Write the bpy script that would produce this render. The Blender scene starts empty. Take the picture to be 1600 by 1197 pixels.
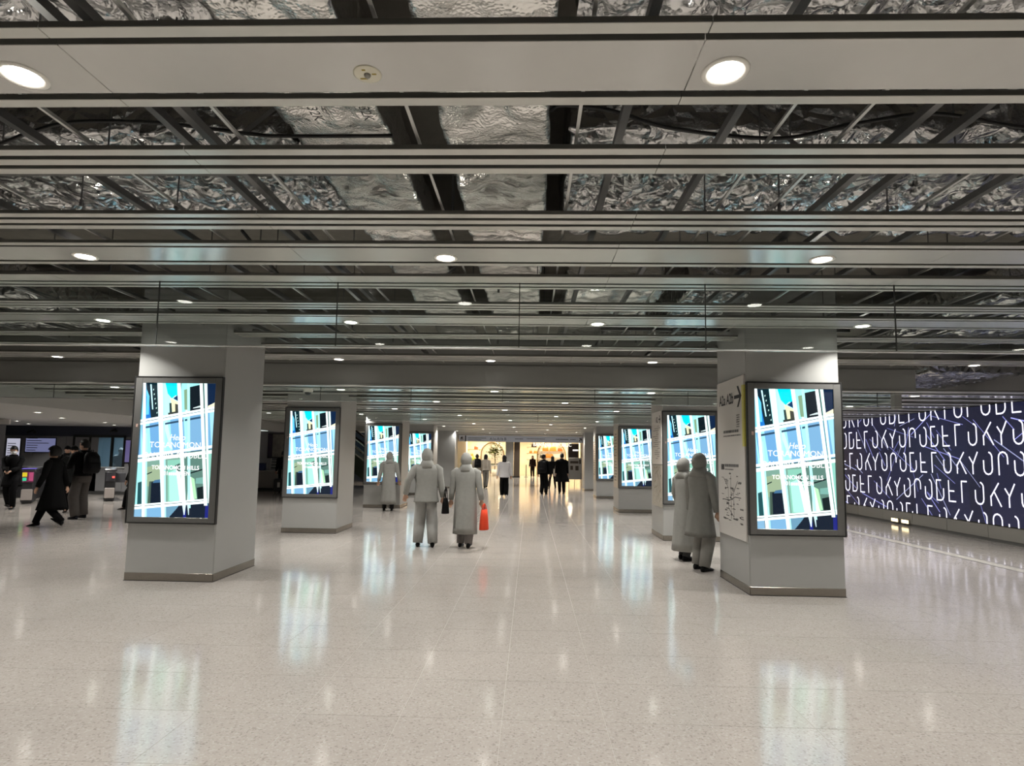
import bpy, bmesh, math, random
from mathutils import Vector, Matrix, noise
random.seed(7)
S = bpy.context.scene
COL = S.collection
PI = math.pi
# ------------------------------------------------------------------ camera
EYE = Vector((0, 0, 1.56)); FPX = 930.0
PITCH, YAW, ROLL = 0.08947, 0.031696, 0.014609
def cam_axes():
    f = Vector((-math.sin(YAW)*math.cos(PITCH), math.cos(YAW)*math.cos(PITCH), math.sin(PITCH)))
    r0 = Vector((math.cos(YAW), math.sin(YAW), 0)); u0 = r0.cross(f)
    return math.cos(ROLL)*r0 + math.sin(ROLL)*u0, -math.sin(ROLL)*r0 + math.cos(ROLL)*u0, f
_r, _u, _f = cam_axes()
cd = bpy.data.cameras.new('camera'); cam = bpy.data.objects.new('camera', cd); COL.objects.link(cam)
cd.sensor_width = 36.0; cd.sensor_fit = 'HORIZONTAL'; cd.lens = FPX/1600*36.0
cd.shift_y = 31.5/1600; cd.clip_end = 300
m = Matrix((( _r.x, _u.x, -_f.x), (_r.y, _u.y, -_f.y), (_r.z, _u.z, -_f.z))).to_4x4(); m.translation = EYE
cam.matrix_world = m; S.camera = cam
# ------------------------------------------------------------------ world, exposure
W = bpy.data.worlds.new('world'); S.world = W; W.use_nodes = True
W.node_tree.nodes['Background'].inputs[0].default_value = (0.55, 0.6, 0.65, 1)
W.node_tree.nodes['Background'].inputs[1].default_value = 0.02
S.view_settings.view_transform = 'Standard'; S.view_settings.look = 'None'
S.view_settings.gamma = 1.0; S.view_settings.use_curve_mapping = False
S.view_settings.exposure = 0.06
S.cycles.max_bounces = 7; S.cycles.diffuse_bounces = 3; S.cycles.glossy_bounces = 3; S.cycles.transparent_max_bounces = 10
S.cycles.caustics_reflective = False; S.cycles.caustics_refractive = False
LAMP_W = 25.0          # watts of one downlight
SCREEN_E = 1.45        # emission of the portrait displays
LED_E = 1.6
# ------------------------------------------------------------------ helpers
def lin(c):
    c = c/255.0
    return c/12.92 if c <= 0.04045 else ((c+0.055)/1.055)**2.4
def rgb(r, g, b): return (lin(r), lin(g), lin(b), 1.0)
class MB:
    def __init__(s): s.v = []; s.f = []; s.m = []; s.c = []
    def add(s, vs, fs, mi=0, col=None):
        o = len(s.v); s.v += [tuple(v) for v in vs]
        for f in fs:
            s.f.append([i+o for i in f]); s.m.append(mi); s.c.append(col or (1,1,1,1))
        return s
    def box(s, x0, x1, y0, y1, z0, z1, mi=0):
        vs = [(x,y,z) for z in (z0,z1) for y in (y0,y1) for x in (x0,x1)]
        return s.add(vs, [(0,2,3,1),(4,5,7,6),(0,1,5,4),(2,6,7,3),(0,4,6,2),(1,3,7,5)], mi)
    def bbox(s, x0, x1, y0, y1, z0, z1, b=0.01, mi=0):      # box with chamfered edges
        x0,x1 = min(x0,x1),max(x0,x1); y0,y1 = min(y0,y1),max(y0,y1)
        b = min(b, (x1-x0)*.45, (y1-y0)*.45, (z1-z0)*.45)
        vs = []; idx = {}
        for ix,x in ((0,x0),(1,x1)):
            for iy,y in ((0,y0),(1,y1)):
                for iz,z in ((0,z0),(1,z1)):
                    sx,sy,sz = (1-2*ix)*b,(1-2*iy)*b,(1-2*iz)*b
                    idx[ix,iy,iz] = len(vs)
                    vs += [(x,y+sy,z+sz),(x+sx,y,z+sz),(x+sx,y+sy,z)]
        fs = []
        g = lambda ix,iy,iz,k: idx[ix,iy,iz]+k
        for i in (0,1):
            q=[g(i,0,0,0),g(i,1,0,0),g(i,1,1,0),g(i,0,1,0)]; fs.append(q if i else q[::-1])
            q=[g(0,i,0,1),g(1,i,0,1),g(1,i,1,1),g(0,i,1,1)]; fs.append(q[::-1] if i else q)
            q=[g(0,0,i,2),g(1,0,i,2),g(1,1,i,2),g(0,1,i,2)]; fs.append(q if i else q[::-1])
        for a in (0,1):
            for c in (0,1):
                fs.append([g(0,a,c,1),g(1,a,c,1),g(1,a,c,2),g(0,a,c,2)])
                fs.append([g(a,0,c,0),g(a,1,c,0),g(a,1,c,2),g(a,0,c,2)])
                fs.append([g(a,c,0,0),g(a,c,1,0),g(a,c,1,1),g(a,c,0,1)])
                for d in (0,1): fs.append([g(a,c,d,0),g(a,c,d,1),g(a,c,d,2)])
        return s.add(vs, fs, mi)
    def tube(s, pts, rad, seg=10, mi=0, sy=1.0, caps=True):
        pts = [Vector(p) for p in pts]; n = len(pts)
        rad = rad if isinstance(rad,(list,tuple)) else [rad]*n
        vs = []; prev = None
        for i,p in enumerate(pts):
            t = (pts[min(i+1,n-1)]-pts[max(i-1,0)]).normalized()
            if prev is None:
                a = Vector((1,0,0)) if abs(t.x) < .8 else Vector((0,1,0))
                u = (a - t*a.dot(t)).normalized()
            else: u = (prev - t*prev.dot(t)).normalized()
            prev = u; w = t.cross(u)
            for k in range(seg):
                an = 2*PI*k/seg
                vs.append(p + (u*math.cos(an) + w*math.sin(an)*sy)*rad[i])
        fs = [[i*seg+k, i*seg+(k+1)%seg, (i+1)*seg+(k+1)%seg, (i+1)*seg+k] for i in range(n-1) for k in range(seg)]
        if caps: fs += [list(range(seg))[::-1], [(n-1)*seg+k for k in range(seg)]]
        return s.add(vs, fs, mi)
    def loft(s, rings, seg=24, mi=0, caps=True, fold=0.0, nf=7, ph=0.0):
        vs = []; n = len(rings)
        for i,(cx,cy,z,rx,ry) in enumerate(rings):
            a = fold*i/(n-1) if n > 1 else 0
            for k in range(seg):
                t = 2*PI*k/seg; q = 1+a*math.sin(nf*t+ph+i*.25)
                vs.append((cx+rx*math.cos(t)*q, cy+ry*math.sin(t)*q, z))
        fs = [[i*seg+k, i*seg+(k+1)%seg, (i+1)*seg+(k+1)%seg, (i+1)*seg+k] for i in range(n-1) for k in range(seg)]
        if caps: fs += [list(range(seg))[::-1], [(n-1)*seg+k for k in range(seg)]]
        return s.add(vs, fs, mi)
    def sphere(s, c, r, seg=14, rings=9, mi=0, fn=None):
        rx,ry,rz = r if isinstance(r,(list,tuple)) else (r,r,r)
        vs = [Vector((0,0,1))]
        for i in range(1,rings):
            p = PI*i/rings
            for k in range(seg):
                t = 2*PI*k/seg; vs.append(Vector((math.sin(p)*math.cos(t), math.sin(p)*math.sin(t), math.cos(p))))
        vs.append(Vector((0,0,-1)))
        out = []
        for v in vs:
            q = Vector((v.x*rx, v.y*ry, v.z*rz))
            if fn: q = fn(v, q)
            out.append((c[0]+q.x, c[1]+q.y, c[2]+q.z))
        fs = [[0,1+k,1+(k+1)%seg] for k in range(seg)]
        for i in range(rings-2):
            for k in range(seg): fs.append([1+i*seg+k, 1+(i+1)*seg+k, 1+(i+1)*seg+(k+1)%seg, 1+i*seg+(k+1)%seg])
        L = len(vs)-1; b = 1+(rings-2)*seg
        fs += [[L, b+(k+1)%seg, b+k] for k in range(seg)]
        return s.add(out, fs, mi)
    def lathe(s, prof, seg=24, c=(0,0,0), mi=0):
        vs = [(c[0]+r*math.cos(2*PI*k/seg), c[1]+r*math.sin(2*PI*k/seg), c[2]+z) for r,z in prof for k in range(seg)]
        fs = [[i*seg+k, i*seg+(k+1)%seg, (i+1)*seg+(k+1)%seg, (i+1)*seg+k] for i in range(len(prof)-1) for k in range(seg)]
        return s.add(vs, fs, mi)
    def mesh(s, name, mats, smooth=False, colors=False):
        me = bpy.data.meshes.new(name); me.from_pydata(s.v, [], s.f)
        for mt in (mats if isinstance(mats,(list,tuple)) else [mats]): me.materials.append(mt)
        me.polygons.foreach_set('material_index', s.m)
        if smooth: me.polygons.foreach_set('use_smooth', [True]*len(s.f))
        if colors:
            at = me.color_attributes.new('Col', 'FLOAT_COLOR', 'CORNER'); buf = []
            for f,c in zip(s.f, s.c): buf += list(c)*len(f)
            at.data.foreach_set('color', buf)
        me.update(); return me
    def build(s, name, mats, parent=None, smooth=False, colors=False, fix=True):
        me = s.mesh(name, mats, smooth, colors)
        if fix:
            bm = bmesh.new(); bm.from_mesh(me); bmesh.ops.recalc_face_normals(bm, faces=bm.faces); bm.to_mesh(me); bm.free()
        return link(name, me, parent)
def link(name, me, parent=None, loc=None):
    o = bpy.data.objects.new(name, me); COL.objects.link(o)
    if parent: o.parent = parent
    if loc is not None: o.location = loc
    return o
def tag(o, label=None, cat=None, group=None, kind=None):
    if label: o['label'] = label
    if cat: o['category'] = cat
    if group: o['group'] = group
    if kind: o['kind'] = kind
    return o
def empty(name, loc=(0,0,0), rz=0.0, label=None, cat=None, group=None):
    o = bpy.data.objects.new(name, None); COL.objects.link(o); o.empty_display_size = .1
    o.location = loc; o.rotation_euler = (0,0,rz)
    return tag(o, label, cat, group)
def copy_tree(o, parent=None):
    c = o.copy(); COL.objects.link(c); c.parent = parent
    for ch in list(o.children): copy_tree(ch, c)
    return c
def text_mesh(body, size=1.0, align='CENTER', shear=0.0, xs=1.0, sp=1.0, bold=0.0):
    cu = bpy.data.curves.new('t', 'FONT'); cu.body = body; cu.size = size; cu.align_x = align; cu.shear = shear
    cu.space_character = sp; cu.offset = bold; cu.resolution_u = 3
    o = bpy.data.objects.new('t', cu); COL.objects.link(o)
    bpy.context.view_layer.update()
    me = bpy.data.meshes.new_from_object(o.evaluated_get(bpy.context.evaluated_depsgraph_get()))
    bpy.data.objects.remove(o); bpy.data.curves.remove(cu)
    vs = [(v.co.x*xs, v.co.y) for v in me.vertices]; fs = [list(p.vertices) for p in me.polygons]
    bpy.data.meshes.remove(me)
    return vs, fs
# ------------------------------------------------------------------ materials
MATS = {}
def mat(name, col, rough=0.5, metal=0.0, spec=0.5, bump=0.0, bscale=40.0, var=0.0, vscale=8.0, emit=None, estr=0.0, coat=0.0):
    if name in MATS: return MATS[name]
    m = bpy.data.materials.new(name); m.use_nodes = True; nt = m.node_tree; b = nt.nodes['Principled BSDF']
    b.inputs['Base Color'].default_value = col; b.inputs['Roughness'].default_value = rough
    b.inputs['Metallic'].default_value = metal; b.inputs['Specular IOR Level'].default_value = spec
    if coat: b.inputs['Coat Weight'].default_value = coat; b.inputs['Coat Roughness'].default_value = .08
    if emit: b.inputs['Emission Color'].default_value = emit; b.inputs['Emission Strength'].default_value = estr
    if var or bump:
        tc = nt.nodes.new('ShaderNodeTexCoord')
        nz = nt.nodes.new('ShaderNodeTexNoise'); nz.inputs['Scale'].default_value = vscale; nz.inputs['Detail'].default_value = 4
        nt.links.new(tc.outputs['Object'], nz.inputs['Vector'])
        if var:
            mx = nt.nodes.new('ShaderNodeMix'); mx.data_type = 'RGBA'
            mx.inputs['A'].default_value = tuple(c*(1-var) for c in col[:3])+(1,)
            mx.inputs['B'].default_value = tuple(min(1,c*(1+var)) for c in col[:3])+(1,)
            nt.links.new(nz.outputs['Fac'], mx.inputs['Factor']); nt.links.new(mx.outputs['Result'], b.inputs['Base Color'])
        if bump:
            n2 = nt.nodes.new('ShaderNodeTexNoise'); n2.inputs['Scale'].default_value = bscale; n2.inputs['Detail'].default_value = 3
            nt.links.new(tc.outputs['Object'], n2.inputs['Vector'])
            bp = nt.nodes.new('ShaderNodeBump'); bp.inputs['Strength'].default_value = bump; bp.inputs['Distance'].default_value = .01
            nt.links.new(n2.outputs['Fac'], bp.inputs['Height']); nt.links.new(bp.outputs['Normal'], b.inputs['Normal'])
    MATS[name] = m; return m
def attr_emit(name, strength):
    m = bpy.data.materials.new(name); m.use_nodes = True; nt = m.node_tree; b = nt.nodes['Principled BSDF']
    a = nt.nodes.new('ShaderNodeAttribute'); a.attribute_name = 'Col'
    b.inputs['Base Color'].default_value = (.01,.01,.012,1); b.inputs['Roughness'].default_value = .25
    nt.links.new(a.outputs['Color'], b.inputs['Emission Color']); b.inputs['Emission Strength'].default_value = strength
    MATS[name] = m; return m
def attr_paint(name, rough=.5):
    m = bpy.data.materials.new(name); m.use_nodes = True; nt = m.node_tree; b = nt.nodes['Principled BSDF']
    a = nt.nodes.new('ShaderNodeAttribute'); a.attribute_name = 'Col'; b.inputs['Roughness'].default_value = rough
    nt.links.new(a.outputs['Color'], b.inputs['Base Color']); MATS[name] = m; return m
def floor_mat():
    m = bpy.data.materials.new('terrazzo_tile'); m.use_nodes = True; nt = m.node_tree; b = nt.nodes['Principled BSDF']; L = nt.links.new
    ge = nt.nodes.new('ShaderNodeNewGeometry')
    v1 = nt.nodes.new('ShaderNodeTexVoronoi'); v1.inputs['Scale'].default_value = 95; L(ge.outputs['Position'], v1.inputs['Vector'])
    r1 = nt.nodes.new('ShaderNodeValToRGB'); e = r1.color_ramp.elements
    e[0].position = .05; e[0].color = (.33,.30,.275,1); e[1].position = .13; e[1].color = (.43,.395,.365,1)
    n = e.new(.80); n.color = (.44,.405,.375,1); n = e.new(.93); n.color = (.49,.46,.435,1)
    sp = nt.nodes.new('ShaderNodeSeparateColor'); L(v1.outputs['Color'], sp.inputs['Color']); L(sp.outputs['Red'], r1.inputs['Fac'])
    n1 = nt.nodes.new('ShaderNodeTexNoise'); n1.inputs['Scale'].default_value = 1.3; n1.inputs['Detail'].default_value = 5; L(ge.outputs['Position'], n1.inputs['Vector'])
    oi = nt.nodes.new('ShaderNodeObjectInfo')
    mr = nt.nodes.new('ShaderNodeMapRange'); L(n1.outputs['Fac'], mr.inputs['Value']); mr.inputs['To Min'].default_value = .90; mr.inputs['To Max'].default_value = 1.08
    mr2 = nt.nodes.new('ShaderNodeMapRange'); L(oi.outputs['Random'], mr2.inputs['Value']); mr2.inputs['To Min'].default_value = .985; mr2.inputs['To Max'].default_value = 1.015
    mu = nt.nodes.new('ShaderNodeMath'); mu.operation = 'MULTIPLY'; L(mr.outputs[0], mu.inputs[0]); L(mr2.outputs[0], mu.inputs[1])
    vm = nt.nodes.new('ShaderNodeVectorMath'); vm.operation = 'SCALE'; L(r1.outputs['Color'], vm.inputs[0]); L(mu.outputs[0], vm.inputs['Scale'])
    L(vm.outputs[0], b.inputs['Base Color'])
    n2 = nt.nodes.new('ShaderNodeTexNoise'); n2.inputs['Scale'].default_value = 5; n2.inputs['Detail'].default_value = 4; L(ge.outputs['Position'], n2.inputs['Vector'])
    m3 = nt.nodes.new('ShaderNodeMapRange'); L(n2.outputs['Fac'], m3.inputs['Value']); m3.inputs['To Min'].default_value = .085; m3.inputs['To Max'].default_value = .145
    L(m3.outputs[0], b.inputs['Roughness']); b.inputs['Specular IOR Level'].default_value = .7
    n3 = nt.nodes.new('ShaderNodeTexNoise'); n3.inputs['Scale'].default_value = 2.2; L(ge.outputs['Position'], n3.inputs['Vector'])
    bp = nt.nodes.new('ShaderNodeBump'); bp.inputs['Strength'].default_value = .05; bp.inputs['Distance'].default_value = .02
    L(n3.outputs['Fac'], bp.inputs['Height']); L(bp.outputs['Normal'], b.inputs['Normal'])
    MATS['tile'] = m; return m
def foil_mat(name, base, rough, emb, k=1.0):
    m = bpy.data.materials.new(name); m.use_nodes = True; nt = m.node_tree; b = nt.nodes['Principled BSDF']; L = nt.links.new
    b.inputs['Base Color'].default_value = base; b.inputs['Metallic'].default_value = .95; b.inputs['Roughness'].default_value = rough
    ge = nt.nodes.new('ShaderNodeNewGeometry')
    v = nt.nodes.new('ShaderNodeTexVoronoi'); v.inputs['Scale'].default_value = 62; L(ge.outputs['Position'], v.inputs['Vector'])
    n = nt.nodes.new('ShaderNodeTexNoise'); n.noise_type = 'RIDGED_MULTIFRACTAL'; n.inputs['Scale'].default_value = 3.2; n.inputs['Detail'].default_value = 4; n.inputs['Distortion'].default_value = 1.1; L(ge.outputs['Position'], n.inputs['Vector'])
    v2 = nt.nodes.new('ShaderNodeTexVoronoi'); v2.feature = 'DISTANCE_TO_EDGE'; v2.inputs['Scale'].default_value = 7; L(ge.outputs['Position'], v2.inputs['Vector'])
    b1 = nt.nodes.new('ShaderNodeBump'); b1.inputs['Strength'].default_value = emb; b1.inputs['Distance'].default_value = .008; L(v.outputs['Distance'], b1.inputs['Height'])
    b2 = nt.nodes.new('ShaderNodeBump'); b2.inputs['Strength'].default_value = .9*k; b2.inputs['Distance'].default_value = .022; L(n.outputs['Fac'], b2.inputs['Height'])
    b3 = nt.nodes.new('ShaderNodeBump'); b3.inputs['Strength'].default_value = .7*k; b3.inputs['Distance'].default_value = .05; L(v2.outputs['Distance'], b3.inputs['Height'])
    L(b3.outputs['Normal'], b2.inputs['Normal']); L(b2.outputs['Normal'], b1.inputs['Normal']); L(b1.outputs['Normal'], b.inputs['Normal'])
    MATS[name] = m; return m
def glass_mat(name, tint=(.93,.97,.96,1), refl=1.0):
    m = bpy.data.materials.new(name); m.use_nodes = True; nt = m.node_tree; L = nt.links.new
    nt.nodes.remove(nt.nodes['Principled BSDF']); out = nt.nodes['Material Output']
    tr = nt.nodes.new('ShaderNodeBsdfTransparent'); tr.inputs[0].default_value = tint
    gl = nt.nodes.new('ShaderNodeBsdfGlossy'); gl.inputs['Roughness'].default_value = .01
    lw = nt.nodes.new('ShaderNodeLayerWeight'); lw.inputs['Blend'].default_value = .5
    pw = nt.nodes.new('ShaderNodeMath'); pw.operation = 'POWER'; pw.inputs[1].default_value = 5.0; L(lw.outputs['Facing'], pw.inputs[0])
    mu = nt.nodes.new('ShaderNodeMath'); mu.operation = 'MULTIPLY_ADD'; mu.inputs[1].default_value = .9*refl; mu.inputs[2].default_value = .04*refl; L(pw.outputs[0], mu.inputs[0])
    mx = nt.nodes.new('ShaderNodeMixShader'); L(mu.outputs[0], mx.inputs[0]); L(tr.outputs[0], mx.inputs[1]); L(gl.outputs[0], mx.inputs[2]); L(mx.outputs[0], out.inputs['Surface'])
    MATS[name] = m; return m
TILE = floor_mat()
FOIL = foil_mat('foil_duct_wrap', (.93,.92,.89,1), .24, .34, .42)
FOILD = foil_mat('foil_insulation_sheet', (.72,.72,.72,1), .17, .15)
GLASS = glass_mat('clear_barrier_glass'); 
GLASSW = glass_mat('office_window_glass', (.85,.93,.97,1), .7)
GROUT = mat('grey_grout', (.44,.41,.38,1), .7)
SLAT = mat('satin_silver_slat', (.56,.56,.52,1), .28, .35, .5, var=.05)
SLATD = mat('slat_side_painted_shade', (.16,.16,.145,1), .5, .3)  # darker than the slat face: shade of the unlit upstands put into colour
PANEL = mat('satin_ceiling_panel', (.56,.555,.53,1), .17, .35, .5, var=.04)
CONC = mat('raw_concrete', (.20,.19,.165,1), .9, bump=.4, bscale=14, var=.15)
RAIL = mat('galvanised_rail', (.55,.55,.53,1), .4, .8)
CHAN = mat('dark_galvanised_channel', (.17,.17,.17,1), .5, .6)
BLACK = mat('black_rubber', (.012,.012,.012,1), .5)
CLAD = mat('grey_column_cladding', (.42,.425,.415,1), .42, .25, .5, var=.02)
STEEL = mat('brushed_stainless', (.33,.305,.27,1), .26, .9, var=.10)
FRAME = mat('display_bezel_grey', (.20,.20,.195,1), .4, .6)
DARKF = mat('dark_bezel_edge', (.03,.03,.03,1), .4, .4)
WHITEP = mat('white_sign_acrylic', (.62,.60,.57,1), .35)
YELL = mat('yellow_sign_edge', (.62,.58,.12,1), .4)
INK = mat('black_print', (.015,.015,.018,1), .6)
INKG = mat('grey_print', (.12,.12,.12,1), .6)
WALLG = mat('grey_wall_paint', (.30,.30,.31,1), .6, var=.03)
WALLW = mat('white_wall_paint', (.55,.55,.57,1), .55, var=.03)
WALLB = mat('brown_stone_wall', (.10,.075,.055,1), .35, var=.12)
BULK = mat('grey_bulkhead_paint', (.30,.305,.29,1), .5, .1, var=.02)
LAMPE = mat('downlight_lens', (.9,.9,.85,1), .3, emit=(1.0,.95,.86,1), estr=14.0)
TRIM = mat('white_trim_ring', (.80,.78,.72,1), .35)
# ================================================================== THE SETTING
ZC = 3.08       # underside of the upper slat ceiling
ZL = 2.75       # underside of the lower slat ceiling
YB = 10.0       # bulkhead between the two
XW = 9.3        # wall with the LED screen
XB = -9.9       # soffit edge of the ticket gate hall
# ---- floor: one slab, the 300 nearest tiles as pieces, the rest as one field
T = 0.612
floor = tag(MB().box(-26, 12, -8, 56, -.30, -.0012).build('floor', GROUT), 'pale polished terrazzo tile floor of the concourse', kind='structure')
tm = MB()
g = .0017; h = T/2-g
tm.add([(-h,-h,-.02),(h,-h,-.02),(h,h,-.02),(-h,h,-.02),(-h,-h,-.002),(h,-h,-.002),(h,h,-.002),(-h,h,-.002),
        (-h+.0003,-h+.0003,0),(h-.0003,-h+.0003,0),(h-.0003,h-.0003,0),(-h+.0003,h-.0003,0)],
       [(8,9,10,11)]+[(i,(i+1)%4,4+(i+1)%4,4+i) for i in range(4)]+[(4+i,4+(i+1)%4,8+(i+1)%4,8+i) for i in range(4)])
tile_me = tm.mesh('tile', TILE)
cells = []
for i in range(-40, 19):
    for j in range(-12, 92):
        x = -.15+T/2+i*T; y = 3.08+T/2+(j-5)*T
        if -26 < x < 11.6 and -8 < y < 55.6: cells.append((x, y))
def in_view(x, y):
    d = Vector((x, y, 0))-EYE; z = d.dot(_f)
    if z < .3: return False
    px = 800+FPX*d.dot(_r)/z; py = 630-FPX*d.dot(_u)/z
    return -60 < px < 1660 and py < 1260
near = sorted([c for c in cells if in_view(*c)], key=lambda c: c[0]**2+c[1]**2)[:300]
ns = set(near)
for x, y in near: link('tile', tile_me, floor, (x, y, 0))
fm = MB()
for x, y in cells:
    if (x, y) in ns: continue
    fm.add([(x+v[0], y+v[1], v[2]) for v in tm.v[4:]], [(4,5,6,7)]+[(i,(i+1)%4,4+(i+1)%4,4+i) for i in range(4)])
tag(fm.build('tile_field', TILE, floor), kind='stuff')
# border strip in the floor in front of the LED wall
st = MB()
st.box(7.10,7.13,-8,40,-.01,.0015,1); st.box(7.13,7.33,-8,40,-.01,.002,0); st.box(7.33,7.36,-8,40,-.01,.0015,1)
tag(st.build('trim_1', [mat('pale_stone_strip',(.55,.52,.46,1),.2), mat('dark_strip_edge',(.09,.085,.08,1),.3)]), 'pale stone strip with dark edges set in the floor along the screen wall', kind='structure')

# ---- ceiling: concrete slab above, slats and panels below
ceil = MB(); ceil.box(-26,12,-8,56,4.3,4.5)
for y0,y1 in ((5.6,6.5),(9.55,9.95),(14.8,15.6),(21,21.8)): ceil.box(-26,12,y0,y1,3.86,4.3)
slab = tag(ceil.build('ceiling', CONC), 'raw concrete slab and beams above the open slatted ceiling', kind='structure')
ceiling = tag(empty('ceiling_grid'), 'open ceiling of silver slats, wide strips and carrier rails', kind='structure')
def slat_piece(name, x0, x1, y0, y1, z, hh, mats, side=True, flange=.012):
    """a folded metal pan: face down, two upstands"""
    b = MB(); t = .0025
    b.bbox(x0,x1,y0,y1,z,z+t*2,.0015,0)
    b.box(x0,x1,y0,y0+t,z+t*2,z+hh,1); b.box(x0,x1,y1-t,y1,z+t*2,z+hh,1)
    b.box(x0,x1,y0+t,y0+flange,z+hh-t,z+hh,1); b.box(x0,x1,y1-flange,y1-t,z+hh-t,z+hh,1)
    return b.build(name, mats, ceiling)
cache = {}
def slats_row(y0, y1, z, hh, seams, name='slat'):
    key = (round(y1-y0,3), hh, name)
    for a, b in zip(seams[:-1], seams[1:]):
        L = round(b-a-.003, 3); k = key+(L,)
        if k not in cache:
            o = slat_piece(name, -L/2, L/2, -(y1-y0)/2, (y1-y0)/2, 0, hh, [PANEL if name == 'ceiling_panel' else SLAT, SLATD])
            cache[k] = o.data; o.location = ((a+b)/2, (y0+y1)/2, z)
        else: link(name, cache[k], ceiling, ((a+b)/2, (y0+y1)/2, z))
def seams_for(off, x0, x1, step=2.42):
    s = [x0]; x = off + step*math.ceil((x0-off)/step)
    while x < x1-.2:
        if x-x0 > .2: s.append(round(x,3))
        x += step
    return s+[x1]
upper = []          # (y0, y1, kind, seam offset)
def period(P, trip=(.86,1.66), panel=True, w=.058):
    upper.append((P, P+.055, 's', -1.80)); upper.append((P+.09, P+.39, 'p', -1.80)); upper.append((P+.435, P+.49, 's', -1.80))
    for q in trip:
        for k in range(3): upper.append((P+q+.1*k, P+q+.1*k+w, 's', -1.77))
period(-.24); period(1.97); period(4.16, trip=(1.69,)); period(6.36, trip=(1.02, 1.80)); period(8.98, trip=())
upper += [(4.94,5.115,'s',-1.77),(5.16,5.225,'s',-1.77),(5.265,5.31,'s',-1.77)]
for y0,y1,k,so in upper:
    X0 = -10.4 if y0 > 4 else -7.2
    sm = seams_for(so, X0, XW-.02)
    if k == 'p': slats_row(y0, y1, ZC, .05, sm, 'ceiling_panel')
    else: slats_row(y0, y1, ZC, .026, sm)
# lower ceiling beyond the bulkhead
low = MB(); LOWP = [10.62+2.2*k for k in range(10)]
for n, P in enumerate(LOWP):
    rows = [(P,P+.055,'s'),(P+.09,P+.39,'p'),(P+.435,P+.49,'s')]+[(P+q+.1*k,P+q+.1*k+.058,'s') for q in (.86,1.66) for k in range(3)]
    if n == 0: rows += [(P-.48+.1*k, P-.48+.1*k+.058,'s') for k in range(3)]
    for y0,y1,k in rows:
        if n < 3: slats_row(y0, y1, ZL, .05 if k=='p' else .03, [XB+.02,-2.8,2.8,XW-.02], 'ceiling_panel' if k=='p' else 'slat')
        else: low.bbox(XB+.02, XW-.02, y0, y1, ZL, ZL+(.05 if k=='p' else .03), .002)
tag(low.build('slat_field', SLAT, ceiling), kind='stuff')
# carrier rails, channels and hanger rods above the slats
RX = [-6.8,-5.95,-5.05,-4.1,-3.2,-2.29,-1.48,-.58,.21,1.16,1.5,2.39,3.25,4.15,5.05,5.95,6.9]
rail = MB(); rail.box(-.008,.008,-5.3,5.3,0,.003); rail.box(-.0015,.0015,-5.3,5.3,.003,.022)
rail_me = rail.mesh('carrier_rail', RAIL)
for x in RX: link('carrier_rail', rail_me, ceiling, (x, 4.68, ZC+.056))
ch = MB(); ch.box(-.02,.02,-4.6,4.6,0,.004); ch.box(-.02,-.017,-4.6,4.6,.004,.045); ch.box(.017,.02,-4.6,4.6,.004,.045)
ch_me = ch.mesh('ceiling_channel', CHAN)
for k, x in enumerate((-6.3,-5.4,-4.5,-3.6,-2.72,-1.95,-1.7,.45,1.02,1.85,2.15,2.9,3.7,4.6,5.4)):
    link('ceiling_channel', ch_me, ceiling, (x, 5.0, ZC+.11+.05*(k%3)))
xm = MB(); xm.box(-1.6,1.6,-.02,.02,0,.003); xm.box(-1.6,1.6,-.02,-.017,.003,.04)
xm_me = xm.mesh('cross_channel', CHAN)
for x,y,z in ((-2.6,3.42,3.24),(2.9,3.45,3.3),(-4.6,5.42,3.22),(3.8,5.5,3.24),(-1.5,7.3,3.22),(2.5,7.7,3.22),(-5.2,7.9,3.2),(6,3.5,3.25),(-6,3.3,3.25)):
    link('cross_channel', xm_me, ceiling, (x,y,z))
rd = MB().tube([(0,0,0),(0,0,1.0)], .005, 6); rd.tube([(0,0,.0),(0,0,.05)], .012, 6)
rd_me = rd.mesh('hanger_rod', CHAN)
for i, x in enumerate(RX):
    for y in (2.62, 3.32, 4.05, 5.0, 5.55, 6.2, 7.1, 7.75, 8.7):
        if random.random() < .62: link('hanger_rod', rd_me, ceiling, (x+random.uniform(-.25,.25), y+random.uniform(-.06,.06), ZC+.14+random.uniform(0,.1)))
br = MB(); a = Vector((0,0,0))
br.tube([(0,0,0),(.5,.12,.55)], .016, 4)
br_me = br.mesh('diagonal_brace', CHAN)
for x,y,s in ((-1.95,3.25,1),(-3.1,2.6,1),(1.7,3.3,-1),(2.7,2.7,-1),(-2.35,5.45,-1),(-.9,5.5,1),(3.3,5.5,-1),(1.05,2.6,1),(-4.4,3.4,1),(4.4,3.4,-1)):
    o = link('diagonal_brace', br_me, ceiling, (x,y,ZC+.1)); o.scale = (s,1,1)

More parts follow.
